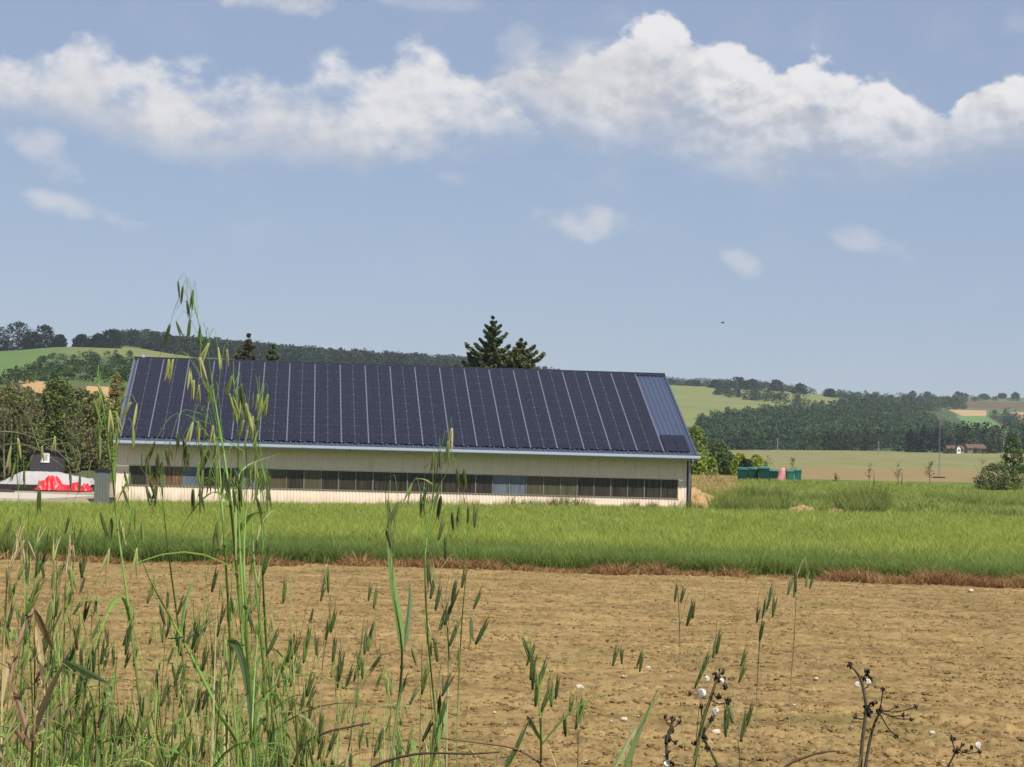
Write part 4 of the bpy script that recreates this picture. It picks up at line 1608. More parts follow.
for k in range(NC + 1):
    b = MB()
    u = PU0 + k * PITCH_U
    big = k % 2 == 0
    w = .050 if big else .026
    slab(b, u - w, u + w * .6, S0 - .10, S1 + .02, .10, .197 if big else .185)
    if big:
        for r_ in range(0, NR * 2 + 1):
            s_ = S0 + r_ * ph / 2
            slab(b, u - .09, u + .09, s_ - .04, s_ + .04, .198, .215)
    else:
        for r_ in range(NR + 1):
            s_ = S0 + r_ * ph
            slab(b, u - .09, u + .09, s_ - .06, s_ + .06, .187, .21)
    b.build('mounting_rail', MT['alu'] if big else MT['alu_dim'], barn)
# clamps under the lowest row
for k in range(NC + 1):
    b = MB()
    u = PU0 + k * PITCH_U + .3
    slab(b, u - .05, u + .05, S0 - .16, S0 - .02, .06, .15)
    b.build('bracket', MT['alu'], barn)

# fascia, half-round gutter with brackets, downpipe
b = MB()
slab(b, U0 + .02, U1 - .02, .04, (OV - .03) / ca, -.125, -.104)
b.build('bounce_soffit', MT['gutter'], barn)  # pale underside added to bounce light onto the shaded upper wall
b = MB()
b.box(U0 - .08, U1 + .08, -OV - .06, -OV - .02, EW - .34, EW - .02)
b.build('fascia', MT['gutter'], barn)
b = MB()
na_ = 9
ang = np.linspace(math.pi, 2 * math.pi, na_)
gu = np.linspace(U0 - .12, U1 + .18, 2)
GP_ = [(-.33, .07), (-.33, .0), (-.33, -.06), (-.33, -.12), (-.31, -.17), (-.26, -.20), (-.2, -.21), (-.13, -.21), (-.075, -.21)]
for off, flip in ((0, False), (.012, True)):
    v = [(u, -OV + a_ + off, EW + b_ + off) for u in gu for a_, b_ in GP_]
    f = [(i, i + 1, na_ + i + 1, na_ + i) for i in range(na_ - 1)]
    b.add(v, [q[::-1] for q in f] if flip else f)
for u in (gu[0], gu[1]):
    b.add([(u, -OV + a_, EW + b_) for a_, b_ in GP_], [tuple(range(na_))])
gut = b.build('gutter', MT['gutter'], barn)
b = MB()
for k in range(0, 48, 2):
    b.box(k, k + .035, -OV - .34, -OV - .06, EW - .235, EW - .213)
b.build('gutter_brackets', MT['pipe'], gut)
b = MB()
b.tube([(L - .12, -OV - .2, EW - .2), (L - .12, -OV - .18, EW - .4), (L - .12, -.30, EW - .75), (L - .12, -.16, EW - 1.0), (L - .12, -.16, -.2)], .065, 9)
dp = b.build('downpipe', MT['pipe'], barn, True)
b = MB()
b.box(L - .34, L - .22, -.06, -.037, -.3, roof_at0 - .2)
b.box(L - .0, L + .05, -.075, .25, -.3, roof_at0 - .2)
b.box(L - .05, L + .0, -.075, -.037, -.3, roof_at0 - .2)
b.build('corner_trim', MT['darktrim'], barn)
b = MB()
b.box(-.05, 0, -.06, .25, -.3, roof_at0 - .2)
b.build('corner_trim', MT['clad'], barn)
b = MB()
b.tube([(18.9, -OV - .20, EW - .33), (18.9, -OV - .20, EW - .20)], .035, 8)
b.build('gutter_outlet', MT['darktrim'], gut)

# ------------------------------------------------------------------ yard left of the barn
MT['concrete'] = mat('concrete', (.50, .46, .39), .9, .1, noise=(1.2, (.42, .37, .30), 8), bump=(12, .3, .02))
q0 = ground_pt(20, 205)
b = MB()
b.box(-8.5, 7.5, -24, 24, -.25, .10)
o = b.build('yard_pavement', MT['concrete'])
o.location = [float(t) for t in q0]
structure(o, 'pale concrete yard slab left of the barn')

MT['tarp'] = mat('grey_sheet', (.42, .40, .39), .65, .25, noise=(1.5, (.34, .325, .315), 6))
MT['black'] = mat('black_rubber', (.02, .02, .02), .6, .3, noise=(5, (.035, .033, .03)))
MT['red'] = mat('red_tarpaulin', (.62, .018, .030), .42, .5, noise=(1.4, (.50, .012, .022), 6))


def put(o, p):
    o.location = [float(t) for t in p]
    return o


def yard_pt(px, r, extra=.10):
    g_ = ground_pt(px, r)
    g_[2] += extra
    return g_


def sheet_heap(name, m, prof, dep, wr, seed, nu=54, nv=26, parent=None, base=0.0):
    """prof: (u, height) silhouette in metres; the heap falls off to the front and the back"""
    b = MB()
    pu = np.array([p[0] for p in prof])
    pz = np.array([p[1] for p in prof])
    uu = np.linspace(pu[0], pu[-1], nu)
    vv = np.linspace(-1, 1, nv)
    U_, V_ = np.meshgrid(uu, vv, indexing='ij')
    Hh = np.interp(U_, pu, pz)
    fall = np.clip((1 - np.abs(V_)) / .45, 0, 1) ** .7
    Zz = base + Hh * fall + wr * (fbm(U_ * 1.3 + seed, V_ * 2.2, seed, 4, .6) - .5 + .7 * np.abs(vnoise(U_ * 2.1 + .8 * V_, V_ * 1.7 - U_ * .6, seed + 3) - .5) - .17) * np.clip(Hh * fall * 3, .0, 1)
    v = np.stack([U_, V_ * dep / 2, np.maximum(Zz, base - .04)], -1).reshape(-1, 3)
    I = np.arange(nu * nv).reshape(nu, nv)
    f = np.stack([I[:-1, :-1], I[1:, :-1], I[1:, 1:], I[:-1, 1:]], -1).reshape(-1, 4).tolist()
    b.add(v, f)
    return b.build(name, m, parent, True)


RY = 226
k = RY / F
t = empty('covered_heap', yard_pt(45, RY))
tag(t, 'long low heap under a pale grey sheet with a black edge', 'covered heap')
sheet_heap('cover', MT['tarp'], [(-37 * k, .4), (-31 * k, .75), (-20 * k, 1.45), (-16 * k, 1.62), (18 * k, 1.58), (32 * k, 1.2), (48 * k, 1.0), (51 * k, .4)], 5.0, .16, 3, parent=t, base=.30)
b = MB()
b.box(-38 * k, 51 * k, -2.55, 2.55, -.05, .52)
o = b.build('base', MT['black'], t)
RR = RY - 3.6
k = RR / F
o = put(sheet_heap('red_tarpaulin', MT['red'], [(-28 * k, .1), (-25 * k, .8), (-20 * k, .9), (-18 * k, 1.3), (-13 * k, 1.38), (-8 * k, 1.25), (-4 * k, .6), (4 * k, .55), (10 * k, .75), (16 * k, .45), (22 * k, .55), (26 * k, .1)], 2.6, .95, 11, 80, 34), yard_pt(69, RR))
tag(o, 'crumpled bright red tarpaulin lying against the grey covered heap', 'tarpaulin')
b = MB()
b.box(-2.0, 1.4, -.25, .25, 0, .16)
b.box(-1.7, 1.1, -.20, .22, .163, .30)
o = put(b.build('plank_stack', mat('dark_planks', (.06, .04, .03), .8, .2, noise=(3, (.10, .07, .05)))), yard_pt(4, 212))
tag(o, 'low stack of dark planks on the concrete at the left edge', 'planks')
# dark shed with a white framed window
RS = 240
k = RS / F
t = empty('garden_shed', yard_pt(47, RS, 0))
tag(t, 'small dark grey shed with a white framed window behind the covered heap', 'shed')
hw, hh = 14 * k, 31.5 * k
MT['shed'] = mat('dark_boards', (.050, .048, .055), .75, .2, noise=(3, (.075, .07, .078)))
b = MB()
z1, z2 = hh * .94, hh
v = [(-hw, 0, -.2), (hw, 0, -.2), (hw, 0, z1), (0, 0, z2), (-hw, 0, z1)]
v2 = [(a, 3.2, c) for a, _, c in v]
b.add(v + v2, [(0, 1, 2, 3, 4), (9, 8, 7, 6, 5)] + [(i, 5 + i, 5 + (i + 1) % 5, (i + 1) % 5) for i in range(5)])
for i in range(11):
    u = -hw + .04 + i * (2 * hw - .16) / 10
    b.box(u, u + .07, -.03, -.002, -.2, z1 - .02)
b.build('wall', MT['shed'], t)
b = MB()
for sg in (-1, 1):
    q = [(0, -.3, z2 + .12), (0, 3.5, z2 + .12), (sg * (hw + .25), 3.5, z1 - .02), (sg * (hw + .25), -.3, z1 - .02)]
    b.add(q + [(a, c, d - .1) for a, c, d in q], [(0, 1, 2, 3), (7, 6, 5, 4), (0, 4, 5, 1), (1, 5, 6, 2), (2, 6, 7, 3), (3, 7, 4, 0)])
b.build('roof', MT['shed'], t)
b = MB()
wx0, wx1, wz0, wz1 = -3.6 * k, 5.0 * k, 18.5 * k, 28 * k
b.box(wx0, wx1, -.08, -.034, wz0, wz0 + .22)
b.box(wx0, wx1, -.08, -.034, wz1 - .22, wz1)
b.box(wx0, wx0 + .24, -.08, -.034, wz0 + .22, wz1 - .22)
b.box(wx1 - .24, wx1, -.08, -.034, wz0 + .22, wz1 - .22)
wf = b.build('window', mat('white_paint', (.82, .82, .80), .5, .4), t)
b = MB()
b.box(wx0 + .24, wx1 - .24, -.07, -.05, wz0 + .22, wz1 - .22)
b.build('pane', mat('curtained_glass', (.55, .56, .55), .25, .5, noise=(2.2, (.20, .21, .20))), wf)
# grey-green tank beside the barn
RT = 167.5
k = RT / F
g_ = ground_pt(105.5, RT)
t = empty('storage_tank', g_)
tag(t, 'tall grey green ribbed tank standing at the left corner of the barn', 'tank')
MT['tank'] = mat('grey_green_plastic', (.15, .17, .15), .55, .35, noise=(2, (.12, .14, .125)))
b = MB()
zt = float(at(105.5, 469, RT)[2]) - g_[2]
b.box(-.52, .52, -.5, .5, -.1, zt - .2)
for i in range(5):
    b.box(-.48 + i * .22, -.40 + i * .22, -.545, -.502, 0, zt - .3)
b.build('body', MT['tank'], t)
b = MB()
b.box(-.60, .60, -.58, .58, zt - .198, zt - .06)
b.tube([(0, 0, zt - .06), (0, 0, zt)], .22, 12)
b.build('lid', MT['darktrim'], t)

# ------------------------------------------------------------------ green bins on the right
RBN = 243
kb = RBN / F
MT['bin'] = mat('dark_green_plastic', (.004, .040, .038), .55, .35, noise=(2, (.007, .07, .06)))
MT['binlight'] = mat('light_green_plastic', (.03, .21, .16), .5, .4, noise=(2, (.02, .14, .11)))
MT['lid'] = mat('teal_lid', (.012, .10, .082), .5, .4, noise=(3, (.04, .22, .17)))


def bin_(px, r, w, h, label, light=False, rz=0):
    t = empty('green_bin', ground_pt(px, r), rz)
    tag(t, label, 'bin', 'green bins in the grass')
    hw = w / 2
    b = MB()
    v = [(-hw * .86, -.45, .1), (hw * .86, -.45, .1), (hw * .86, .45, .1), (-hw * .86, .45, .1), (-hw, -.56, h - .28), (hw, -.56, h - .28), (hw, .56, h - .28), (-hw, .56, h - .28)]
    b.add(v, [(0, 3, 2, 1), (0, 1, 5, 4), (1, 2, 6, 5), (2, 3, 7, 6), (3, 0, 4, 7), (4, 5, 6, 7)])
    for q in (-.5, 0, .5):
        b.add([(q * hw - .05, -.47, .12), (q * hw + .05, -.47, .12), (q * hw * 1.1 + .05, -.60, h - .32), (q * hw * 1.1 - .05, -.60, h - .32)], [(0, 1, 2, 3)])
    b.build('body', MT['binlight' if light else 'bin'], t)
    b = MB()
    b.box(-hw - .05, hw + .05, -.63, .61, h - .30, h - .20)
    b.build('rim', MT['lid'], t)
    b = MB()
    nn = 7
    xs = np.linspace(-hw - .02, hw + .02, 2)
    ys = np.linspace(-.60, .60, nn)
    v = [(x, y, h - .19 + .19 * math.sqrt(max(0, 1 - (y / .62) ** 2))) for x in xs for y in ys]
    f = [(i, nn + i, nn + i + 1, i + 1) for i in range(nn - 1)]
    f += [tuple(range(nn)), tuple(range(2 * nn - 1, nn - 1, -1))]
    b.add(v, f)
    b.build('lid', MT['lid'], t)
    for sx in (-1, 1):
        for sy in (-1, 1):
            b = MB()
            b.tube([(sx * hw * .7 - .04, sy * .34, .09), (sx * hw * .7 + .04, sy * .34, .09)], .09, 10)
            b.build('wheel', MT['black'], t)


def bh(px, top):
    return float(at(px, top, RBN)[2] - ground_pt(px, RBN)[2])


for px, top, lab, li in ((744.5, 466.0, 'leftmost dark green bin of the row in the grass', False), (755.5, 465.4, 'second dark green bin from the left', False),
                         (766, 465.6, 'middle dark green bin of the row', False), (775.5, 466.4, 'dark green bin just left of the pink sack', False),
                         (792, 468, 'light green bin just right of the pink sack', True), (800, 468.2, 'light green bin at the right end of the row', True)):
    w = 10.6 * kb if not li else 7.6 * kb
    jb = random.Random(int(px))
    bin_(px, RBN + jb.uniform(-.8, .8), w * .93, bh(px, top) * jb.uniform(.84, .98), lab, li, jb.uniform(-.16, .16))
g_ = ground_pt(783.5, RBN - 1.6)
b = MB()
pts = [(-.22, 0, -.05), (-.14, 0, .35), (0, 0, .8), (.12, 0, 1.25), (.17, 0, 1.6), (.2, 0, 1.78)]
b.tube(pts, [.44, .47, .38, .36, .28, .12], 12)
v = b.v[0]
v += (fbm(v[:, 0] * 5 + v[:, 1] * 4, v[:, 2] * 4, 5, 3)[:, None] - .5) * .14
o = put(b.build('pink_sack', mat('pink_fabric', (.62, .27, .27), .7, .2, noise=(4, (.52, .22, .22))), None, True), g_)
tag(o, 'tall pink sack leaning between the dark and the light green bins', 'sack')
# wooden pallet in the dry grass
g_ = ground_pt(714, 256)
t = empty('wooden_pallet', g_)
tag(t, 'small brown wooden pallet propped in the dry grass right of the barn', 'pallet')
MT['wood'] = mat('weathered_wood', (.15, .085, .05), .8, .2, noise=(6, (.22, .13, .08)))
for z_ in (.38, .62, .86):
    b = MB()
    b.box(-.6, .6, -.03, 0, z_, z_ + .11)
    b.build('board', MT['wood'], t)
for x_ in (-.55, 0, .55):
    b = MB()
    b.box(x_ - .05, x_ + .05, .002, .1, -.05, 1.0)
    b.build('beam', MT['wood'], t)

# ------------------------------------------------------------------ mast, poles, far houses
g_ = ground_pt(941, 430)
t = empty('lattice_mast', g_)
tag(t, 'slender grey lattice mast with a broad foot standing in the tan field', 'mast')
MT['steel'] = mat('grey_steel', (.20, .22, .25), .5, .5, metal=.2)
ht = float(at(941, 398, 430)[2]) - g_[2]
b = MB()
for sx in (-1, 1):
    b.tube([(sx * .22, 0, .3), (sx * .05, 0, ht)], [.022, .015], 5)
for sy in (-1, 1):
    b.tube([(0, sy * .22, .3), (0, sy * .05, ht)], [.022, .015], 5)
nseg = 14
for i in range(nseg):
    za, zb_ = .3 + (ht - .5) * i / nseg, .3 + (ht - .5) * (i + 1) / nseg
    wa, wb_ = .22 - .17 * i / nseg, .22 - .17 * (i + 1) / nseg
    sg = 1 if i % 2 else -1
    b.tube([(sg * wa, 0, za), (-sg * wb_, 0, zb_)], .016, 4)
    b.tube([(0, sg * wa, za), (0, -sg * wb_, zb_)], .016, 4)
b.build('pole', MT['steel'], t)
b = MB()
b.box(-1.15, 1.15, -.5, .5, -.2, .28)
b.build('foot', mat('dark_footing', (.05, .045, .04), .9, .1), t)
for px, r, top, lab in ((779, 1150, 438, 'thin pole before the wood above the green bins'), (880, 1150, 441, 'thin pole before the wood near the middle of the right side'), (1005, 1120, 441, 'pale thin pole left of the right edge, beyond the bush')):
    g_ = ground_pt(px, r)
    h_ = float(at(px, top, r)[2]) - g_[2]
    b = MB()
    b.tube([(0, 0, -.3), (0, 0, h_ * .6), (0, 0, h_)], [.26, .22, .16], 7)
    b.box(-.8, .8, -.06, .06, h_ - .7, h_ - .5)
    o = put(b.build('utility_pole', mat('pole_grey', (.24, .235, .22), .8, .2), None), g_)
    tag(o, lab, 'pole', 'poles along the far field')
MT['tile'] = mat('roof_tiles', (.15, .095, .07), .9, .1, noise=(.6, (.10, .065, .05)))
MT['render'] = mat('house_render', (.26, .22, .17), .85, .1, noise=(.5, (.20, .17, .13)))
MT['white_render'] = mat('white_render', (.80, .77, .72), .8, .1)
MT['win'] = mat('window_dark', (.03, .03, .035), .3, .5)


def house(name, label, px0, px1, r, eave, ridge, base, m, dep=8, gable_front=False, nwin=3, roofm='tile'):
    cxp = (px0 + px1) / 2
    g_ = ground_pt(cxp, r)
    t = empty(name, g_)
    tag(t, label, 'house', None)
    w = (px1 - px0) * r / F
    h1 = float(at(cxp, eave, r)[2]) - g_[2]
    h2 = float(at(cxp, ridge, r)[2]) - g_[2]
    hw, hd = w / 2, dep / 2
    b = MB()
    if gable_front:
        v = [(-hw, -hd, -.5), (hw, -hd, -.5), (hw, -hd, h1), (0, -hd, h2), (-hw, -hd, h1)]
        v2 = [(a, hd, c) for a, _, c in v]
    else:
        v = [(-hw, -hd, -.5), (-hw, hd, -.5), (-hw, hd, h1), (-hw, 0, h2), (-hw, -hd, h1)]
        v2 = [(hw, c, d) for _, c, d in v]
    b.add(v + v2, [(0, 1, 2, 3, 4), (9, 8, 7, 6, 5)] + [(i, 5 + i, 5 + (i + 1) % 5, (i + 1) % 5) for i in range(5)])
    b.build('wall', MT[m], t)
    b = MB()
    for sg in (-1, 1):
        if gable_front:
            q = [(0, -hd - .3, h2 + .2), (0, hd + .3, h2 + .2), (sg * (hw + .4), hd + .3, h1 - .1), (sg * (hw + .4), -hd - .3, h1 - .1)]
        else:
            q = [(-hw - .3, 0, h2 + .2), (hw + .3, 0, h2 + .2), (hw + .3, sg * (hd + .4), h1 - .1), (-hw - .3, sg * (hd + .4), h1 - .1)]
        b.add(q + [(a, c, d - .15) for a, c, d in q], [(0, 1, 2, 3), (7, 6, 5, 4), (0, 4, 5, 1), (1, 5, 6, 2), (2, 6, 7, 3), (3, 7, 4, 0)])
    rf = b.build('roof', MT[roofm], t)
    b = MB()
    b.box(hw * .5, hw * .5 + .7, -.3, .3, h2 - .3, h2 + 1.1)
    b.build('chimney', MT['tile'], rf)
    for i in range(nwin):
        u = -hw + w * (i + .5) / nwin
        b = MB()
        b.box(u - .5, u + .5, -hd - .05, -hd - .003, h1 * .35, h1 * .75)
        b.build('window', MT['win'], t)
    return t


house('farmhouse', 'low brown farmhouse with a red tiled roof at the foot of the wood', 948, 964, 1205, 449, 446, 452, 'render', 9)
house('farmhouse', 'narrow white gable end standing out before the red roofed farmhouse', 957.4, 961, 1192, 448.5, 445.5, 452, 'white_render', 6, True, 1)
house('farmhouse', 'wider red roofed house right of the white gable', 967, 985, 1215, 448.3, 444.5, 452, 'render', 12, False, 4)
house('white_house', 'tiny white house among trees on the far plateau', 962, 969, 3560, 399, 397.2, 400, 'white_render', 9, False, 2)

# ------------------------------------------------------------------ a small bird in the sky
p = at(722.5, 323, 95)
t = empty('bird', p, .5)
tag(t, 'tiny dark bird flying above the right end of the barn roof', 'bird')
b = MB()
b.tube([(-.11, 0, 0), (-.07, 0, .008), (0, 0, .012), (.06, 0, .008), (.085, 0, .01), (.11, 0, .004)], [.004, .018, .026, .02, .016, .003], 8)
b.add([(-.11, -.02, .0), (-.11, .02, 0), (-.17, .035, 0), (-.145, 0, 0.004), (-.17, -.035, 0)], [(0, 1, 2, 3, 4)])
for sg in (-1, 1):
    v = [(.05, sg * .015, .015), (-.03, sg * .015, .015), (-.035, sg * .10, .05), (-.075, sg * .20, .03), (.0, sg * .13, .055)]
    b.add(v, [(0, 1, 2, 4), (4, 2, 3)])
b.build('body', mat('dark_plumage', (.03, .03, .035), .7, .2), t, True)

# ------------------------------------------------------------------ foreground: wild oats, grasses and withered stalks on the bank
frng = np.random.default_rng(2024)


def smooth(pts, n=24):
    """Catmull-Rom through the given points"""
    p = np.asarray(pts, float)
    p = np.concatenate([[2 * p[0] - p[1]], p, [2 * p[-1] - p[-2]]])
    out = []
    m = len(p) - 3
    for i in range(m):
        for t in np.linspace(0, 1, max(2, n // m), endpoint=False):
            a, b_, c, d = p[i], p[i + 1], p[i + 2], p[i + 3]
            out.append(.5 * (2 * b_ + (c - a) * t + (2 * a - 5 * b_ + 4 * c - d) * t * t + (3 * b_ - a - 3 * c + d) * t ** 3))
    out.append(p[-2])
    return np.array(out)


def spike_mesh(name, col, tip, awn, opened, awned):
    b = MB()
    rg = np.random.default_rng(len(name))
    for k, sg in enumerate((-1, 1)):
        t = np.linspace(0, 1, 9)
        off = sg * opened * np.clip(t - .15, 0, 1) ** 1.2
        pts = np.stack([off + sg * .018, .01 * sg + 0 * t, -t * (1 if sg < 0 else .94)], 1)
        rad = .052 * np.sin(np.pi * np.clip(t, .02, .985) ** .72) ** .8 + .004
        cc = np.array(col)[None] * (1 - t[:, None] * .6) + np.array(tip)[None] * t[:, None] * .6
        b.tube(pts, rad, 6, np.repeat(cc, 6, 0))
    for k in range(awned):
        a = rg.uniform(0, 6.28)
        b.tube([(0, 0, -.5), (.10 * math.cos(a), .10 * math.sin(a), -1.0), (.30 * math.cos(a), .30 * math.sin(a), -1.45)], [.010, .009, .004], 3, awn)
    o = b.build(name, MT['blade'], None, True)
    me = o.data
    bpy.data.objects.remove(o)
    return me


SPK = {
    'g': [spike_mesh('spikelet', (.14, .225, .045), (.29, .34, .10), (.20, .15, .07), .06, 1), spike_mesh('spikelet', (.16, .245, .05), (.34, .37, .12), (.20, .15, .07), .13, 2)],
    'd': [spike_mesh('spikelet', (.075, .115, .03), (.15, .18, .06), (.10, .07, .04), .05, 1), spike_mesh('spikelet', (.085, .12, .03), (.18, .19, .07), (.10, .07, .04), .11, 1)],
    'y': [spike_mesh('spikelet', (.33, .38, .11), (.52, .50, .20), (.3, .24, .12), .07, 1), spike_mesh('spikelet', (.38, .42, .14), (.58, .54, .24), (.3, .24, .12), .14, 2)],
    's': [spike_mesh('spikelet', (.46, .37, .20), (.58, .47, .27), (.4, .3, .17), .12, 1)],
}
GRN = np.array([.135, .23, .042])


def leaf_ribbon(b, p0, direction, length, width, droop, col, n=9, tipcol=None):
    d = np.asarray(direction, float)
    d = d / np.linalg.norm(d)
    t = np.linspace(0, 1, n)
    hz = np.array([d[0], d[1], 0])
    hz /= np.linalg.norm(hz) + 1e-9
    pts = np.asarray(p0) + d * (t * length)[:, None] + np.array([0, 0, -1.0]) * (droop * length * t ** 2)[:, None] + hz * (.25 * droop * length * t ** 2)[:, None]
    w = width * np.minimum(1, .45 + t * 3) * np.clip(1 - t ** 2.2, 0.03, 1)
    side = np.cross(hz, [0, 0, 1.0]) + np.array([0, .3, .2])
    tipcol = col if tipcol is None else tipcol
    cc = np.array(col)[None] * (1 - t[:, None] ** 2) + np.array(tipcol)[None] * t[:, None] ** 2
    b.ribbon(pts, w, side, .18, cc)


def px_ribbon(b, pp, d, width, col, dd=0.0, tip=None):
    """a blade laid through points seen at distance d, its far end dd metres further"""
    n = len(pp)
    P_ = np.array([at(x, y, d + dd * i / (n - 1)) for i, (x, y) in enumerate(pp)])
    s_ = smooth(P_, 12)
    t = np.linspace(0, 1, len(s_))
    w = width * np.minimum(1, .35 + 4 * t) * np.clip(1 - t ** 3, .04, 1)
    a = frng.uniform(-.8, .8)
    tip = col if tip is None else tip
    cc = np.array(col)[None] * (1 - t[:, None]) + np.array(tip)[None] * t[:, None]
    b.ribbon(s_, w, np.array([math.cos(a), math.sin(a), .15]), .2, cc)


def to_ground(P_tip_first):
    """continue a stem straight down from its lowest drawn point to the soil of the bank"""
    p, q = P_tip_first[-1], P_tip_first[-2]
    d = p - q
    d = d / np.linalg.norm(d)
    d = d * .35 + np.array([0, 0, -1.0])
    d /= np.linalg.norm(d)
    out = list(P_tip_first)
    g0 = float(gz(p[0], p[1]))
    n = max(1, int((p[2] - g0) / .3))
    for i in range(1, n + 1):
        k = (p[2] - g0 + .02) / -d[2] * i / n
        out.append(p + d * k)
    out[-1][2] = float(gz(out[-1][0], out[-1][1])) - .02
    return np.array(out)


def oat(label, path, d, spikes=None, ns=0, tone='g', group='wild oats on the bank', leaves=2, rad=.0018, col=None, slen=.029, span=.42, erect=0, extra=None, name='wild_oat', seed=0, wid=.008):
    rg = np.random.default_rng(seed + 5)
    P_ = np.array([at(x, y, d + .05 * math.sin(i * 1.7 + seed)) for i, (x, y) in enumerate(path)])
    P_ = to_ground(P_)
    root = P_[-1].copy()
    P_ -= root
    st = smooth(P_[::-1], 30)
    t = empty(name, root)
    tag(t, label, 'wild oat' if name == 'wild_oat' else name.replace('_', ' '), group)
    col = GRN * rg.uniform(.85, 1.3) if col is None else np.array(col)
    k = len(st)
    tt = np.linspace(0, 1, k)
    b = MB()
    cc = np.repeat(col[None] * (.85 + .75 * tt[:, None]) + np.array([.015, .01, .0]), 6, 0)
    b.tube(st, rad * .62 * np.clip((.82 - tt) / .30, .03, 1) + .00026, 6, cc)
    for q in (.35, .55):
        c_ = st[int(q * k)]
        b.blob(c_, rad * 1.15, rad * 1.15, rad * 1.4, col * .8, 6, 4)
    b.build('stem', MT['blade'], t, True)
    if spikes is None and ns:
        spikes = []
    seglen = np.linalg.norm(np.diff(st, axis=0), axis=1).sum()
    if spikes is not None:
        pb = MB()
        items = []
        for sp in spikes:
            w = at(sp[0], sp[1], d + rg.uniform(-.08, .08)) - root
            j = int(np.argmin(np.linalg.norm(st - (w + np.array([0, 0, -.02])), axis=1)))
            items.append((w, j, sp[2] if len(sp) > 2 else None))
        if ns:
            L_ = span * min(seglen, .55)
            cum = np.concatenate([[0], np.cumsum(np.linalg.norm(np.diff(st, axis=0), axis=1))])
            for i in range(ns):
                s_ = seglen - L_ * (i / max(1, ns - 1)) ** .9
                j = int(np.clip(np.searchsorted(cum, s_), 0, k - 1))
                a = rg.uniform(0, 6.28)
                rad_ = rg.uniform(.012, .055) * (.35 + .65 * (i / max(1, ns - 1)))
                w = st[j] + np.array([math.cos(a) * rad_, math.sin(a) * rad_ * .8, rg.uniform(-.02, .035)])
                items.append((w, j, None))
        for w, j, tn in items:
            s0 = st[max(0, j - 1)]
            mid = s0 * .35 + w * .65 + np.array([0, 0, .018 + .2 * np.linalg.norm(w - s0) * .5])
            br = smooth([s0, mid, w], 8)
            pb.tube(br, np.linspace(.00032, .0002, len(br)), 4, col * 1.5)
        j0 = min(j for _, j, _ in items)
        j0 = max(0, j0 - 2)
        pb.tube(st[j0:], rad * .62 * np.clip((.82 - tt[j0:]) / .30, .03, 1) + .00034, 5, col * 1.3)
        pan = pb.build('panicle', MT['blade'], t)
        for w, j, tn in items:
            v = SPK[tn or tone]
            if tn is None and rg.uniform() < .25:
                v = SPK[rg.choice(['g', 'd', 'y'])]
            o = link('spikelet', v[rg.integers(0, len(v))], pan)
            s_ = slen * rg.uniform(.78, 1.12)
            o.scale = (s_, s_, s_)
            o.location = [float(q) for q in w]
            if rg.uniform() < erect:
                o.rotation_euler = (math.pi + rg.normal() * .14, .16 + rg.normal() * .16, 0)
                o.scale = (s_ * .95, s_ * .95, s_ * 1.12)
                o.location[2] -= s_ * .9
            else:
                o.rotation_euler = (rg.normal() * .16, rg.normal() * .20, rg.uniform(0, 3.14))
    for i in range(leaves):
        b = MB()
        j = int(k * (rg.uniform(.30, .68) if ns else rg.uniform(.25, .52)))
        a = rg.uniform(0, 6.28)
        leaf_ribbon(b, st[j], (math.cos(a) * .6, math.sin(a) * .35, rg.uniform(.4, 1.1)), rg.uniform(.10, .24), wid * rg.uniform(.6, 1.15), rg.uniform(.4, 1.3), col * rg.uniform(.75, 1.2), tipcol=col * 1.3 + np.array([.06, .05, .01]))
        b.build('leaf', MT['blade'], t)
    for (pp, wd, c_, dd) in (extra or []):
        b = MB()
        n_ = len(pp)
        q = np.array([at(x, y, d + dd * i / (n_ - 1)) for i, (x, y) in enumerate(pp)]) - root
        s_ = smooth(q, 12)
        u = np.linspace(0, 1, len(s_))
        w = wd * np.minimum(1, .35 + 4 * u) * np.clip(1 - u ** 3, .04, 1)
        b.ribbon(s_, w, np.array([1, .25, .3]), .18, np.array(c_)[None] * (1 + .3 * u[:, None]))
        b.build('leaf', MT['blade'], t)
    return t


G1 = (.16, .24, .06)
GD = (.09, .13, .045)
GP = (.30, .34, .13)
OG = 'tall wild oats before the barn'
oat('tallest wild oat, its dark top spikelets standing out against the sky above the roof',
    [(181, 287), (190, 300), (198, 320), (204, 350), (212, 385), (220, 430), (228, 480), (234, 540), (241, 620), (248, 700), (256, 790)], 2.6,
    [(178, 281, 'd'), (183, 286, 'd'), (193, 290, 'd'), (187, 300, 'd'), (190, 318, 'd'), (170, 324, 'd'), (176, 321, 'd'), (200, 326, 'd'), (209, 343, 'y'), (218, 347, 'y'), (227, 349, 'y'), (200, 357, 'y'), (169, 359, 'y'), (173, 359, 'y'),
     (190, 367, 'y'), (194, 380, 'y'), (199, 385, 'y'), (207, 381, 'y'), (213, 384, 'g')], tone='g', leaves=2, rad=.0023, group=OG, seed=1)
oat('wild oat with a dense bright bunch of spikelets before the left solar roof',
    [(233, 378), (236, 400), (238, 440), (238, 490), (240, 550), (246, 640), (258, 790)], 2.5,
    [(232, 376, 'g'), (229, 393, 'y'), (233, 397, 'y'), (237, 392, 'g'), (241, 400, 'y'), (246, 403, 'y'), (249, 412, 'y'), (253, 416, 'y'), (241, 384, 'd'), (235, 405, 'y'), (244, 420, 'y')], tone='y', leaves=3, rad=.0024, group=OG, seed=2,
    extra=[([(236, 560), (236, 500), (242, 470), (262, 459), (289, 452)], .0035, GP, .1)])
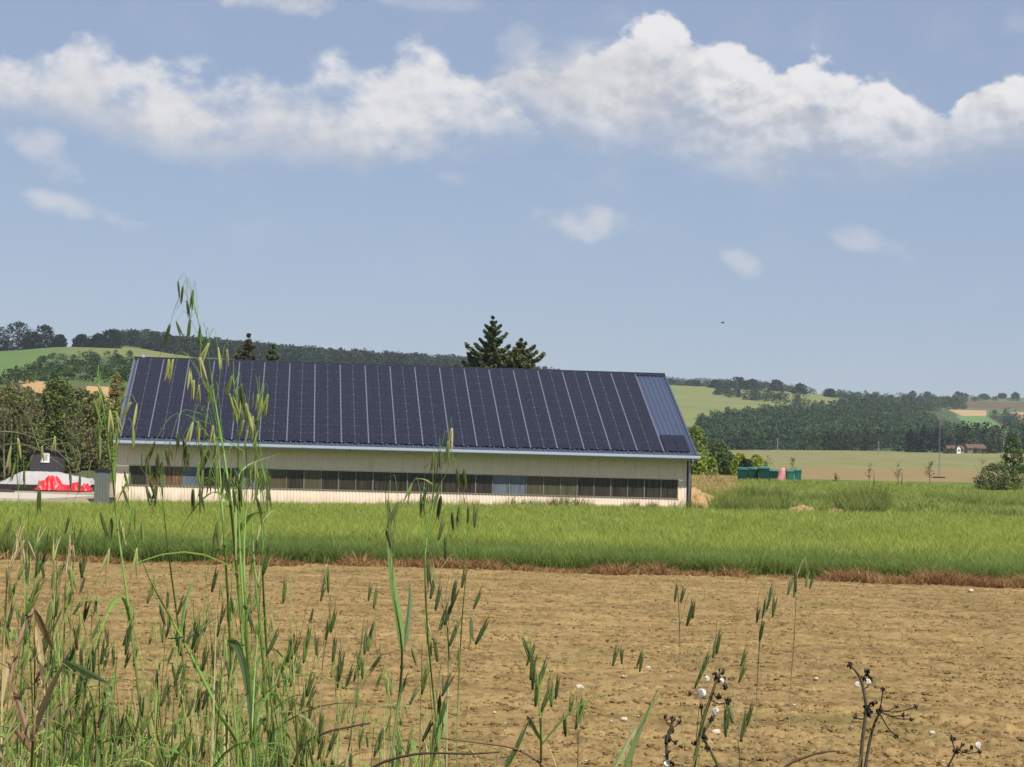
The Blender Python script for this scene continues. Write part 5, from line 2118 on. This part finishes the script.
oat('wild oat whose pale spikelets hang in two bunches right of the dense bunch',
    [(259, 390), (259, 420), (256, 450), (252, 500), (254, 560), (262, 650), (272, 790)], 2.7,
    [(258, 394, 'y'), (262, 396, 'y'), (265, 400, 'g'), (253, 392, 'd'), (268, 394, 'g'), (259, 412, 'g'), (254, 424, 'y'), (258, 430, 'g'), (248, 430, 'y'), (255, 440, 'g'), (262, 468, 'g'), (256, 462, 'y'), (252, 470, 'g'), (267, 470, 'd')], tone='g', leaves=2, rad=.0021, group=OG, seed=3)
oat('wild oat drooping to the left with dark spikelets over the gutter',
    [(197, 412), (205, 417), (213, 430), (219, 460), (223, 520), (228, 600), (233, 700), (240, 790)], 2.55,
    [(193, 422, 'y'), (199, 420, 'y'), (206, 418, 'g'), (213, 425, 'y'), (178, 432, 'd'), (183, 436, 'd'), (186, 444, 'd'), (170, 442, 'd'), (155, 441, 'd'), (189, 450, 'd'), (201, 444, 'd'), (205, 452, 'd'), (211, 448, 'd'), (213, 455, 'd'), (218, 441, 'g')], tone='d', leaves=2, rad=.0021, group=OG, seed=4)
oat('wild oat with a thick fan of green spikelets hanging across the window band',
    [(246, 445), (247, 470), (246, 510), (244, 560), (247, 640), (252, 790)], 2.35,
    [(199, 462, 'g'), (203, 470, 'g'), (210, 470, 'd'), (217, 466, 'g'), (224, 472, 'd'), (231, 468, 'g'), (238, 474, 'd'), (243, 470, 'g'), (229, 480, 'd'), (225, 486, 'd'), (240, 484, 'd'), (233, 488, 'd'), (200, 488, 'd'), (193, 489, 'd')], tone='d', leaves=3, rad=.0024, group=OG, seed=5)
oat('wild oat with spikelets fanning out at the right of the thick fan',
    [(254, 455), (261, 466), (263, 500), (262, 550), (266, 640), (276, 790)], 2.6,
    [(250, 464, 'g'), (255, 462, 'y'), (261, 464, 'g'), (266, 468, 'd'), (270, 476, 'd'), (258, 478, 'g'), (268, 486, 'd'), (241, 495, 'd'), (257, 498, 'd')], tone='g', leaves=2, rad=.0019, group=OG, seed=6,
    extra=[([(257, 540), (262, 522), (272, 511), (282, 509)], .003, GP, .1)])
oat('wild oat with sparse dark spikelets before the left end of the barn wall',
    [(157, 455), (160, 470), (163, 500), (168, 550), (180, 640), (196, 790)], 2.7,
    [(142, 452, 'd'), (147, 454, 'd'), (158, 452, 'd'), (162, 462, 'd'), (154, 466, 'd'), (166, 448, 'd'), (150, 480, 'd'), (157, 484, 'd'), (146, 486, 'd'), (124, 470, 'd')], tone='d', leaves=2, rad=.0016, group=OG, seed=7)
oat('wild oat with bright hanging spikelets at the left gable edge of the barn',
    [(97, 372), (100, 390), (106, 420), (112, 470), (118, 530), (130, 620), (146, 790)], 2.5,
    [(98, 384, 'y'), (101, 395, 'y'), (94, 400, 'g'), (110, 410, 'y'), (116, 412, 'y'), (98, 420, 'g'), (100, 436, 'g'), (112, 432, 'g'), (120, 424, 'y'), (108, 444, 'g'), (131, 402, 'y'), (137, 404, 'y'), (133, 425, 'y')], tone='g', leaves=2, rad=.0019, group=OG, seed=8)
oat('leaning wild oat stalk crossing the field edge at the left with pale spikelets',
    [(128, 497), (136, 540), (150, 580), (172, 620), (196, 665), (220, 715), (250, 790)], 2.3,
    [(128, 480, 'g'), (122, 486, 'd'), (112, 516, 'g'), (120, 520, 'y'), (134, 504, 'g'), (110, 548, 'y'), (142, 520, 'g'), (137, 548, 'y'), (100, 512, 'd')], tone='g', leaves=1, rad=.0026, group=OG, seed=9,
    extra=[([(168, 638), (190, 634), (208, 622), (224, 614)], .0095, GD, .1)])
oat('thin wild oat arching in from the left edge in a bare curve before the shrubs',
    [(78, 474), (66, 459), (50, 446), (32, 437), (12, 432), (-8, 436), (-26, 470), (-36, 540), (-44, 640), (-50, 790)], 2.4,
    [(80, 474, 'd'), (70, 470, 'd')], tone='d', leaves=1, rad=.0012, col=(.26, .22, .12), group=OG, seed=10)
oat('wild oat with light spikelets hanging in front of the dark shrubs at the left edge',
    [(10, 425), (14, 450), (18, 490), (22, 560), (30, 650), (34, 790)], 2.8,
    [(18, 438, 'y'), (11, 446, 'y'), (10, 458, 's'), (24, 470, 'd'), (42, 446, 'y'), (16, 460, 'g'), (55, 436, 'y')], tone='g', leaves=2, rad=.0014, group=OG, seed=11)
oat('wild oat with a broad flag leaf standing alone left of the photo centre',
    [(386, 478), (386, 505), (389, 545), (395, 600), (402, 650), (399, 700), (393, 745), (388, 800)], 2.3,
    [(388, 500, 'd'), (398, 502, 'd'), (396, 516, 'g'), (389, 512, 'g'), (386, 530, 'd')], tone='d', leaves=0, rad=.0021, group=OG, seed=12, col=(.13, .19, .06),
    extra=[([(402, 652), (400, 625), (394, 590), (390, 560), (387, 530)], .0085, G1, .05), ([(402, 652), (407, 630), (410, 600), (409, 580)], .006, GD, .08)])
oat('slender wild oat with a whitish tip over the gutter and a side branch arching left',
    [(452, 431), (447, 445), (440, 458), (437, 470), (434, 490), (430, 520), (425, 560), (428, 640), (436, 720), (440, 800)], 2.45,
    [(452, 428, 's'), (448, 441, 'g'), (440, 450, 'd'), (434, 453, 'd'), (412, 483, 'g'), (426, 487, 'd'), (421, 494, 'd'), (439, 490, 'd'), (441, 496, 'd'), (457, 468, 'd'), (464, 468, 'd')], tone='d', leaves=1, rad=.0013, group=OG, seed=13,
    extra=[([(437, 462), (428, 464), (424, 470)], .003, GD, .05), ([(434, 485), (424, 479), (414, 480), (408, 494)], .0022, GP, .05)])
oat('low wild oat whose dark spikelets stand in the crop right of the flag leaf',
    [(462, 505), (464, 530), (466, 570), (462, 620), (458, 700), (456, 800)], 2.9,
    [(459, 506, 'd'), (452, 512, 'd'), (468, 508, 'd'), (475, 508, 'd'), (439, 522, 'd'), (446, 540, 'd'), (471, 540, 'g')], tone='d', leaves=1, rad=.0011, group=OG, seed=14, erect=.6)
oat('wild oat with dark blades of spikelets just below the crop edge, middle left',
    [(430, 560), (436, 590), (446, 620), (449, 660), (447, 720), (446, 800)], 2.4,
    [(428, 562, 'd'), (431, 578, 'd'), (436, 588, 'd'), (462, 570, 'd'), (456, 580, 'd'), (452, 588, 'd'), (445, 604, 'd'), (440, 606, 'd'), (474, 590, 'd'), (476, 620, 'd'), (471, 618, 'd'), (450, 625, 'd'), (438, 640, 'd'), (459, 648, 'g')], tone='d', leaves=3, rad=.0018, group=OG, seed=15, col=(.24, .26, .11), erect=.7)
oat('wild oat with a straight dark row of spikelets alone on the bare soil',
    [(523, 640), (528, 655), (533, 672), (537, 690), (540, 715), (541, 745), (540, 800)], 2.3,
    [(523, 638, 'd'), (527, 646, 'd'), (531, 656, 'd'), (533, 668, 'd'), (538, 663, 'd'), (536, 684, 'd'), (556, 678, 'd'), (552, 684, 'g'), (541, 690, 'd')], tone='d', leaves=2, rad=.0015, group=OG, seed=16, erect=.9)
OS = 'small wild oats dotted over the bare soil'
for i, (lab, path, sp, d) in enumerate((
        ('small wild oat with four dark spikelets in the field right of the centre', [(770, 590), (764, 615), (760, 640), (757, 690), (754, 800)], [(767, 589), (773, 598), (763, 600), (757, 608), (760, 622)], 2.7),
        ('tiny wild oat tops overlapping the edge of the crop at the right', [(796, 574), (796, 600), (794, 640), (790, 700), (788, 800)], [(788, 578), (796, 574), (794, 582), (806, 572), (810, 575)], 3.0),
        ('wild oat tips showing as short dashes on the soil, above the snail covered stalk', [(678, 588), (679, 610), (680, 650), (682, 720), (684, 800)], [(675, 586), (681, 588), (693, 601), (687, 606)], 2.9),
        ('faint wild oat with three spikelets on the soil below the right end of the barn', [(616, 645), (622, 660), (627, 690), (630, 730), (632, 800)], [(613, 648), (622, 650), (637, 653), (640, 655)], 3.1),
        ('wild oat leaning toward the snail covered stalk from its upper left', [(717, 635), (712, 650), (704, 680), (698, 720), (694, 800)], [(717, 634), (713, 640), (699, 662), (695, 670), (700, 655), (741, 650), (739, 664)], 2.6),
        ('wild oat standing right of the snail covered stalk, low in the photo', [(729, 700), (733, 715), (738, 740), (740, 800)], [(728, 708), (733, 704), (726, 716), (745, 712), (741, 722), (747, 706)], 2.4),
        ('short wild oat with two thin spikelets near the biggest flint', [(575, 695), (577, 715), (578, 740), (577, 800)], [(570, 698), (582, 696), (576, 706), (566, 716)], 2.5),
        ('wild oat with a pair of dark spikelets left of the flag leaf stalk', [(325, 570), (328, 600), (333, 640), (336, 700), (338, 800)], [(323, 570), (329, 572), (321, 586), (369, 585), (374, 590)], 2.7),
        ('wild oat with a long slanting dark spikelet on the soil left of the flag leaf', [(332, 606), (328, 630), (322, 670), (320, 720), (318, 800)], [(331, 610), (326, 622), (333, 640), (307, 628), (304, 640)], 2.5),
        ('pale wild oat with hanging spikelets before the soil in the lower centre left', [(362, 640), (360, 660), (356, 700), (352, 740), (350, 800)], [(365, 630), (360, 652), (363, 660), (354, 664), (340, 655), (338, 668), (357, 690), (346, 668)], 2.4))):
    oat(lab, path, d, [(a, b_, 'd' if (a + i) % 3 else 'g') for a, b_ in sp], tone='d', leaves=0 if i < 7 else 1, rad=.0006, group=OS, seed=40 + i, col=(.24, .23, .11), slen=.028, erect=.9)

# the crowd of shorter oats rising from the lower left corner
n_low = 0
places = []
for i in range(80):
    if i < 50:
        x = frng.uniform(-12, 292)
        y = frng.uniform(568, 715)
    elif i < 70:
        x = frng.uniform(250, 470)
        y = frng.uniform(615, 735)
    else:
        x = frng.uniform(-5, 250)
        y = frng.uniform(498, 575)
    places.append((x, y))
LOWLAB = 'short green wild oat in the crowd of oats rising from the lower left corner'
for i, (x, y) in enumerate(places):
    d = frng.uniform(2.15, 3.3)
    lean = frng.normal() * 16
    path = [(x, y), (x + lean * .3, y + 45), (x + lean * .8, y + 110), (x + lean * 1.2, y + 190), (x + lean * 1.4, 810)]
    path = path[:3] + ([path[3]] if path[3][1] < 760 else []) + [path[4]]
    oat(LOWLAB, path, d, None, int(frng.integers(5, 10)), tone=str(frng.choice(['d', 'd', 'g', 'g', 'y'])), group='short wild oats in the lower left crowd',
        leaves=int(frng.integers(1, 4)), rad=frng.uniform(.0008, .0016), slen=.028, erect=.6, seed=100 + i, col=np.array([.15, .235, .05]) * frng.uniform(.7, 1.5) + (np.array([.10, .06, .02]) if frng.uniform() < .22 else 0), wid=.007)

# grass blades tangled round their feet
b = MB()
nb = 0
while nb < 1250:
    u = frng.uniform()
    x = frng.uniform(-40, 300) if u < .62 else (frng.uniform(250, 500) if u < .9 else frng.uniform(480, 780))
    lim = (632 + 30 * math.sin(x * .045 + 1)) if x < 290 else (700 if x < 480 else 740)
    y = lim + (790 - lim) * frng.uniform(0, 1) ** .62 + 18 * frng.normal()
    if x > 560 and frng.uniform() < .5:
        continue
    nb += 1
    d = frng.uniform(2.0, 3.8)
    T = at(x, y, d)
    az = frng.uniform(0, 6.28)
    lean = abs(frng.normal()) * .10 + .02
    B0 = T + np.array([math.cos(az) * lean, math.sin(az) * lean, 0])
    B0[2] = float(gz(B0[0], B0[1])) - .02
    h = T[2] - B0[2]
    cpt = B0 + np.array([-math.cos(az) * lean * .05, -math.sin(az) * lean * .05, h * .68])
    t = np.linspace(.25, 1, 8)[:, None]
    pts = (1 - t) ** 2 * B0 + 2 * t * (1 - t) * cpt + t ** 2 * T
    if frng.uniform() < .3:
        pts[:, 2] -= np.clip(t[:, 0] - .75, 0, 1) ** 2 * frng.uniform(.2, 1.0)
    w = frng.uniform(.0016, .0062) * np.clip(1 - t[:, 0] ** 3.5, .04, 1)
    r_ = frng.uniform()
    c = np.array([.125, .215, .04]) * frng.uniform(.4, 1.5) if r_ < .74 else (np.array([.50, .43, .21]) * frng.uniform(.7, 1.15) if r_ < .90 else np.array([.20, .11, .05]) * frng.uniform(.6, 1.2))
    b.ribbon(pts, w, np.array([math.cos(az + 1.3), math.sin(az + 1.3), .2]), .2, np.repeat(c[None], len(pts), 0) * (1 + .3 * t))
o = b.build('grass_tangle', MT['blade'])
tag(o, 'tangle of green and straw coloured grass blades at the foot of the oats', 'grass', kind='stuff')

# dry plants at the left edge
BR = (.22, .14, .065)
ST = (.62, .45, .24)
oat('withered brown grass plant with limp folded leaves at the lower left', [(34, 606), (36, 630), (38, 680), (34, 730), (30, 800)], 2.2, None, 0, leaves=0, rad=.0022, col=(.20, .12, .06), name='dry_grass_plant', group='dry grasses at the left edge', seed=301,
    extra=[([(35, 608), (24, 630), (14, 665), (8, 700)], .0055, BR, -.05), ([(36, 626), (40, 650), (43, 680), (45, 696)], .0065, ST, .0), ([(35, 610), (46, 635), (54, 650)], .0065, BR, .03),
           ([(31, 740), (44, 705), (56, 678), (63, 664)], .007, (.10, .075, .04), .0), ([(33, 735), (52, 715), (68, 694)], .007, (.16, .10, .05), .05), ([(31, 752), (15, 730), (0, 726)], .006, BR, .0),
           ([(30, 745), (22, 715), (14, 690), (9, 680)], .006, (.22, .12, .06), .05), ([(34, 730), (36, 715), (33, 700)], .005, ST, .02)])
oat('straw coloured dead grass head bent over at the left edge just below the crop', [(31, 541), (22, 546), (13, 556), (8, 575), (5, 620), (2, 700), (0, 800)], 2.3, [(28, 541, 's'), (22, 543, 's'), (17, 549, 's'), (12, 556, 's'), (24, 540, 's'), (7, 566, 's')], leaves=1, rad=.0016, col=(.45, .34, .17), name='dead_grass', group='dry grasses at the left edge', seed=302, slen=.022)
oat('bleached dead grass head leaning before the brown crop edge at the left', [(72, 547), (69, 555), (66, 575), (64, 640), (62, 800)], 2.5, [(73, 545, 's'), (70, 549, 's'), (68, 556, 's'), (66, 562, 's')], leaves=0, rad=.0014, col=(.48, .38, .2), name='dead_grass', group='dry grasses at the left edge', seed=303, slen=.02)
oat('broad bluish green grass leaf lying across the lower left oats', [(70, 664), (82, 676), (92, 700), (96, 740), (98, 800)], 2.2, None, 0, leaves=0, rad=.0018, col=GD, name='grass_plant', group=None, seed=304,
    extra=[([(66, 661), (80, 668), (95, 676), (110, 684)], .0095, (.17, .25, .11), .05)])
oat('grass plant with a long dark leaf arched over in the lower left', [(236, 642), (243, 660), (249, 700), (252, 740), (254, 800)], 2.2, None, 0, leaves=0, rad=.002, col=GD, name='grass_plant', group=None, seed=305,
    extra=[([(228, 640), (236, 645), (244, 668), (249, 700), (251, 728)], .0085, (.10, .15, .06), .02)])
oat('pair of long slanting grass blades at the bottom, left of the snail covered stalks', [(658, 690), (650, 705), (640, 735), (628, 770), (620, 800)], 2.3, None, 0, leaves=0, rad=.0011, col=GD, name='grass_plant', group=None, seed=306,
    extra=[([(622, 775), (634, 745), (646, 715), (662, 690)], .006, (.13, .18, .06), .05), ([(612, 772), (626, 745), (638, 722)], .005, (.17, .22, .08), .05)])
oat('forked dark grass blades at the bottom edge, right of the lone oat', [(527, 718), (520, 735), (512, 755), (500, 800)], 2.3, None, 0, leaves=0, rad=.001, col=GD, name='grass_plant', group=None, seed=307,
    extra=[([(505, 770), (518, 745), (530, 718)], .006, (.10, .14, .05), .0), ([(527, 716), (536, 732), (544, 745)], .005, (.13, .17, .06), .03)])
for i, (lab, pp, d) in enumerate((('bare dark dry stalk lying across the lower oats, left of the flag leaf', [(286, 800), (298, 752), (322, 734), (350, 727), (370, 723)], 2.25),
                                  ('bare dark dry stalk bent along the bottom edge left of the centre', [(340, 800), (368, 770), (400, 757), (432, 753), (470, 754), (500, 752)], 2.2),
                                  ('reddish dry stalk slanting over the grass at the bottom', [(560, 800), (545, 768), (516, 749), (480, 743), (440, 738)], 2.3),
                                  ('short brown twig at the bottom edge left of the withered umbel', [(760, 800), (784, 768), (806, 757), (824, 752), (840, 751)], 2.2))):
    P_ = np.array([at(x, y, d) for x, y in pp])
    b = MB()
    s_ = smooth(P_, 14)
    b.tube(s_ - s_[0], np.linspace(.0018, .0008, len(s_)), 6, np.array([(.07, .055, .035), (.07, .055, .035), (.24, .13, .08), (.17, .10, .05)][i]))
    # its own hidden foot down to the bank
    q = s_[0].copy()
    g0 = float(gz(q[0], q[1]))
    b.tube([(0, 0, 0), (-.03, .02, -(q[2] - g0) * .5), (-.02, .03, -(q[2] - g0) - .02)], .0022, 6, (.09, .07, .04))
    o = b.build('dry_stalk', MT['blade'], None, True)
    o.location = [float(v) for v in s_[0]]
    tag(o, lab, 'dry stalk', 'bare dry stalks in the foreground')

# withered umbels with seed heads, and the white snails sitting on them
MT['dead'] = mat('dead_stem', attr=True, rough=.8, spec=.15, noise=(160, (.6, .55, .5), 4))
MT['shell'] = mat('snail_shell', attr=True, rough=.35, spec=.5)


def umbel(label, stems, rays, heads, d, seed, scol=(.095, .085, .055), rad=.0028, extra_leaf=None):
    rg = np.random.default_rng(seed)
    P0 = to_ground(np.array([at(x, y, d) for x, y in stems[0]]))
    root = P0[-1].copy()
    t = empty('withered_umbel', root)
    tag(t, label, 'dried plant', 'withered umbels in the foreground')
    for i, s_ in enumerate(stems):
        q = P0 if i == 0 else np.array([at(x, y, d + .01) for x, y in s_])
        if i and s_[-1][1] > 760:
            q = to_ground(q)
        q = smooth(q[::-1] - root, 22)
        b = MB()
        b.tube(q, np.linspace(rad, rad * .45, len(q)), 7, np.array(scol)[None] * np.repeat(np.linspace(1.6, 1, len(q))[:, None], 7, 0))
        b.build('stem', MT['dead'], t, True)
    for (x0, y0), (x1, y1) in rays:
        dz = rg.uniform(-.03, .03)
        a, c = at(x0, y0, d) - root, at(x1, y1, d + dz) - root
        b = MB()
        m = (a + c) / 2 + np.array([0, 0, -.003])
        b.tube(smooth([a, m, c], 6), .0007, 5, (.06, .045, .035))
        b.build('ray', MT['dead'], t)
        heads = heads + [(x1, y1, 2.4, dz)]
    for hd in heads:
        x, y, s_ = hd[:3]
        c = at(x, y, d + (hd[3] if len(hd) > 3 else 0)) - root
        b = MB()
        rr_ = s_ * d / F
        for k in range(11):
            e = rg.normal(size=3)
            e /= np.linalg.norm(e)
            p = c + e * rr_ * rg.uniform(.3, 1.0)
            q = rr_ * rg.uniform(.28, .5)
            b.blob(p, q * .7, q * .7, q * 1.2, np.array([.035, .024, .022]) * rg.uniform(.6, 1.8), 6, 4, .2, k)
        b.build('seed_head', MT['dead'], t, True)
    return t


umbel('tall withered umbel with black seed heads on spreading rays at the lower right',
      [[(851, 666), (858, 674), (862, 683), (865, 697), (866, 712), (863, 735), (860, 770), (858, 800)], [(881, 711), (876, 720), (870, 740), (865, 770), (862, 800)]],
      [((881, 711), (916, 707)), ((881, 712), (911, 719)), ((880, 712), (904, 715)), ((880, 710), (897, 706)), ((880, 714), (896, 736)), ((880, 708), (883, 690)), ((868, 716), (855, 717)), ((866, 705), (876, 703)), ((862, 690), (872, 679))],
      [(850, 665, 3.2), (867, 673, 4.0), (863, 679, 3.0), (866, 706, 4.2), (872, 703, 3.2), (880, 711, 4.2), (870, 714, 4.6), (867, 712, 3.6)], 2.3, 1)
umbel('small withered umbel cut by the bottom edge at the lower right',
      [[(956, 751), (952, 759), (947, 770), (942, 800)]],
      [((956, 751), (952, 739)), ((956, 750), (966, 751)), ((956, 749), (979, 752)), ((956, 750), (962, 745)), ((966, 750), (972, 747))], [(956, 751, 3.2), (953, 738, 3.4)], 2.3, 2, rad=.0018)
umbel('snail covered dried stalk with brown withered flowers at the bottom right of centre',
      [[(722, 671), (718, 677), (713, 691), (708, 706), (703, 720), (699, 740), (693, 770), (690, 800)], [(702, 737), (708, 746), (714, 757), (719, 770), (722, 800)], [(716, 713), (711, 721), (705, 729), (701, 735)]],
      [((713, 692), (719, 697)), ((710, 700), (728, 702)), ((703, 720), (701, 707)), ((700, 735), (695, 744))],
      [(722, 671, 3.4), (718, 679, 3.8), (725, 687, 3.6), (719, 697, 3.4), (728, 701, 3.6), (704, 738, 4.2), (701, 706, 2.6), (694, 743, 2.8), (724, 680, 3.0), (711, 719, 3.4), (707, 748, 3.2), (690, 694, 2.6), (715, 674, 2.4)], 2.2, 3, scol=(.12, .125, .05))
umbel('shorter dark stalk with purplish withered heads left of the snail covered stalk',
      [[(673, 718), (671, 727), (667, 740), (667, 755), (668, 770), (669, 800)]],
      [((671, 727), (665, 716)), ((671, 726), (680, 721)), ((669, 735), (676, 742))], [(671, 731, 4.0), (667, 740, 4.4), (673, 719, 3.2), (671, 765, 3.4), (668, 752, 2.6)], 2.25, 4)


def snail(label, px, py, d, size, seed, col):
    rg = np.random.default_rng(seed)
    th = np.linspace(0, 2 * np.pi * 2.7, 44)
    rho = .08 + .92 * (th / th[-1]) ** 1.35
    pts = np.stack([rho * np.cos(th) * .62, (1 - rho) * -.42, rho * np.sin(th) * .62], 1)
    band_ = np.where((np.arange(44) // 3) % 2 == 0, 1.0, .62)[:, None]
    b = MB()
    b.tube(pts * size, .40 * rho * size, 9, np.repeat(np.array(col)[None] * band_, 9, 0))
    o = b.build('snail', MT['shell'], None, True)
    o.location = [float(v) for v in at(px, py, d)]
    o.rotation_euler = (rg.uniform(-.5, .5), rg.uniform(0, 6), rg.uniform(-.6, .6))
    tag(o, label, 'snail', 'white snails on the dried stalks')


for i, (lab, x, y, d, s_) in enumerate((
        ('largest white snail, left of the middle of the snail covered stalk', 702, 694, 2.2, 6.0), ('white snail on the right side fork of the snail covered stalk', 716, 711, 2.19, 4.6),
        ('white snail near the top left of the snail covered stalk', 707, 679, 2.2, 3.6), ('white snail among the brown flowers at the top of the snail covered stalk', 722, 681, 2.19, 3.4),
        ('white snail at the foot of the shorter dark stalk, on the bottom edge', 666, 764, 2.24, 4.6), ('white snail left of the stem near the top of the tall withered umbel', 857, 684, 2.29, 3.6),
        ('white snail right of the stem near the top of the tall withered umbel', 868, 682, 2.29, 3.4), ('white snail on the right end of the small umbel at the bottom edge', 978, 745, 2.3, 4.4))):
    snail(lab, x, y, d, s_ * d / F, i, (.72, .68, .62))
HAZE = 6e-5

# ------------------------------------------------------------------ haze: one closed box of even, pale air
bpy.context.view_layer.update()
zmax, zmin = ZC, 0
for o in scene.objects:
    if o.type == 'MESH':
        for c in o.bound_box:
            z_ = (o.matrix_world @ Vector(c)).z
            zmax = max(zmax, z_)
            zmin = min(zmin, z_)
b = MB()
b.box(-9000, 9000, -9000, 9000, zmin - 1, zmax + 4)
m = bpy.data.materials.new('haze')
m.use_nodes = True
nt = m.node_tree
nt.nodes.remove(nt.nodes['Principled BSDF'])
pv = nt.nodes.new('ShaderNodeVolumePrincipled')
pv.inputs['Color'].default_value = (.80, .87, 1, 1)
pv.inputs['Density'].default_value = HAZE
pv.inputs['Anisotropy'].default_value = 0
nt.links.new(pv.outputs[0], nt.nodes['Material Output'].inputs['Volume'])
hz = b.build('haze', m)
tag(hz, 'pale summer haze over the fields', 'haze', kind='stuff')
print('HAZE BOX', zmin, zmax)
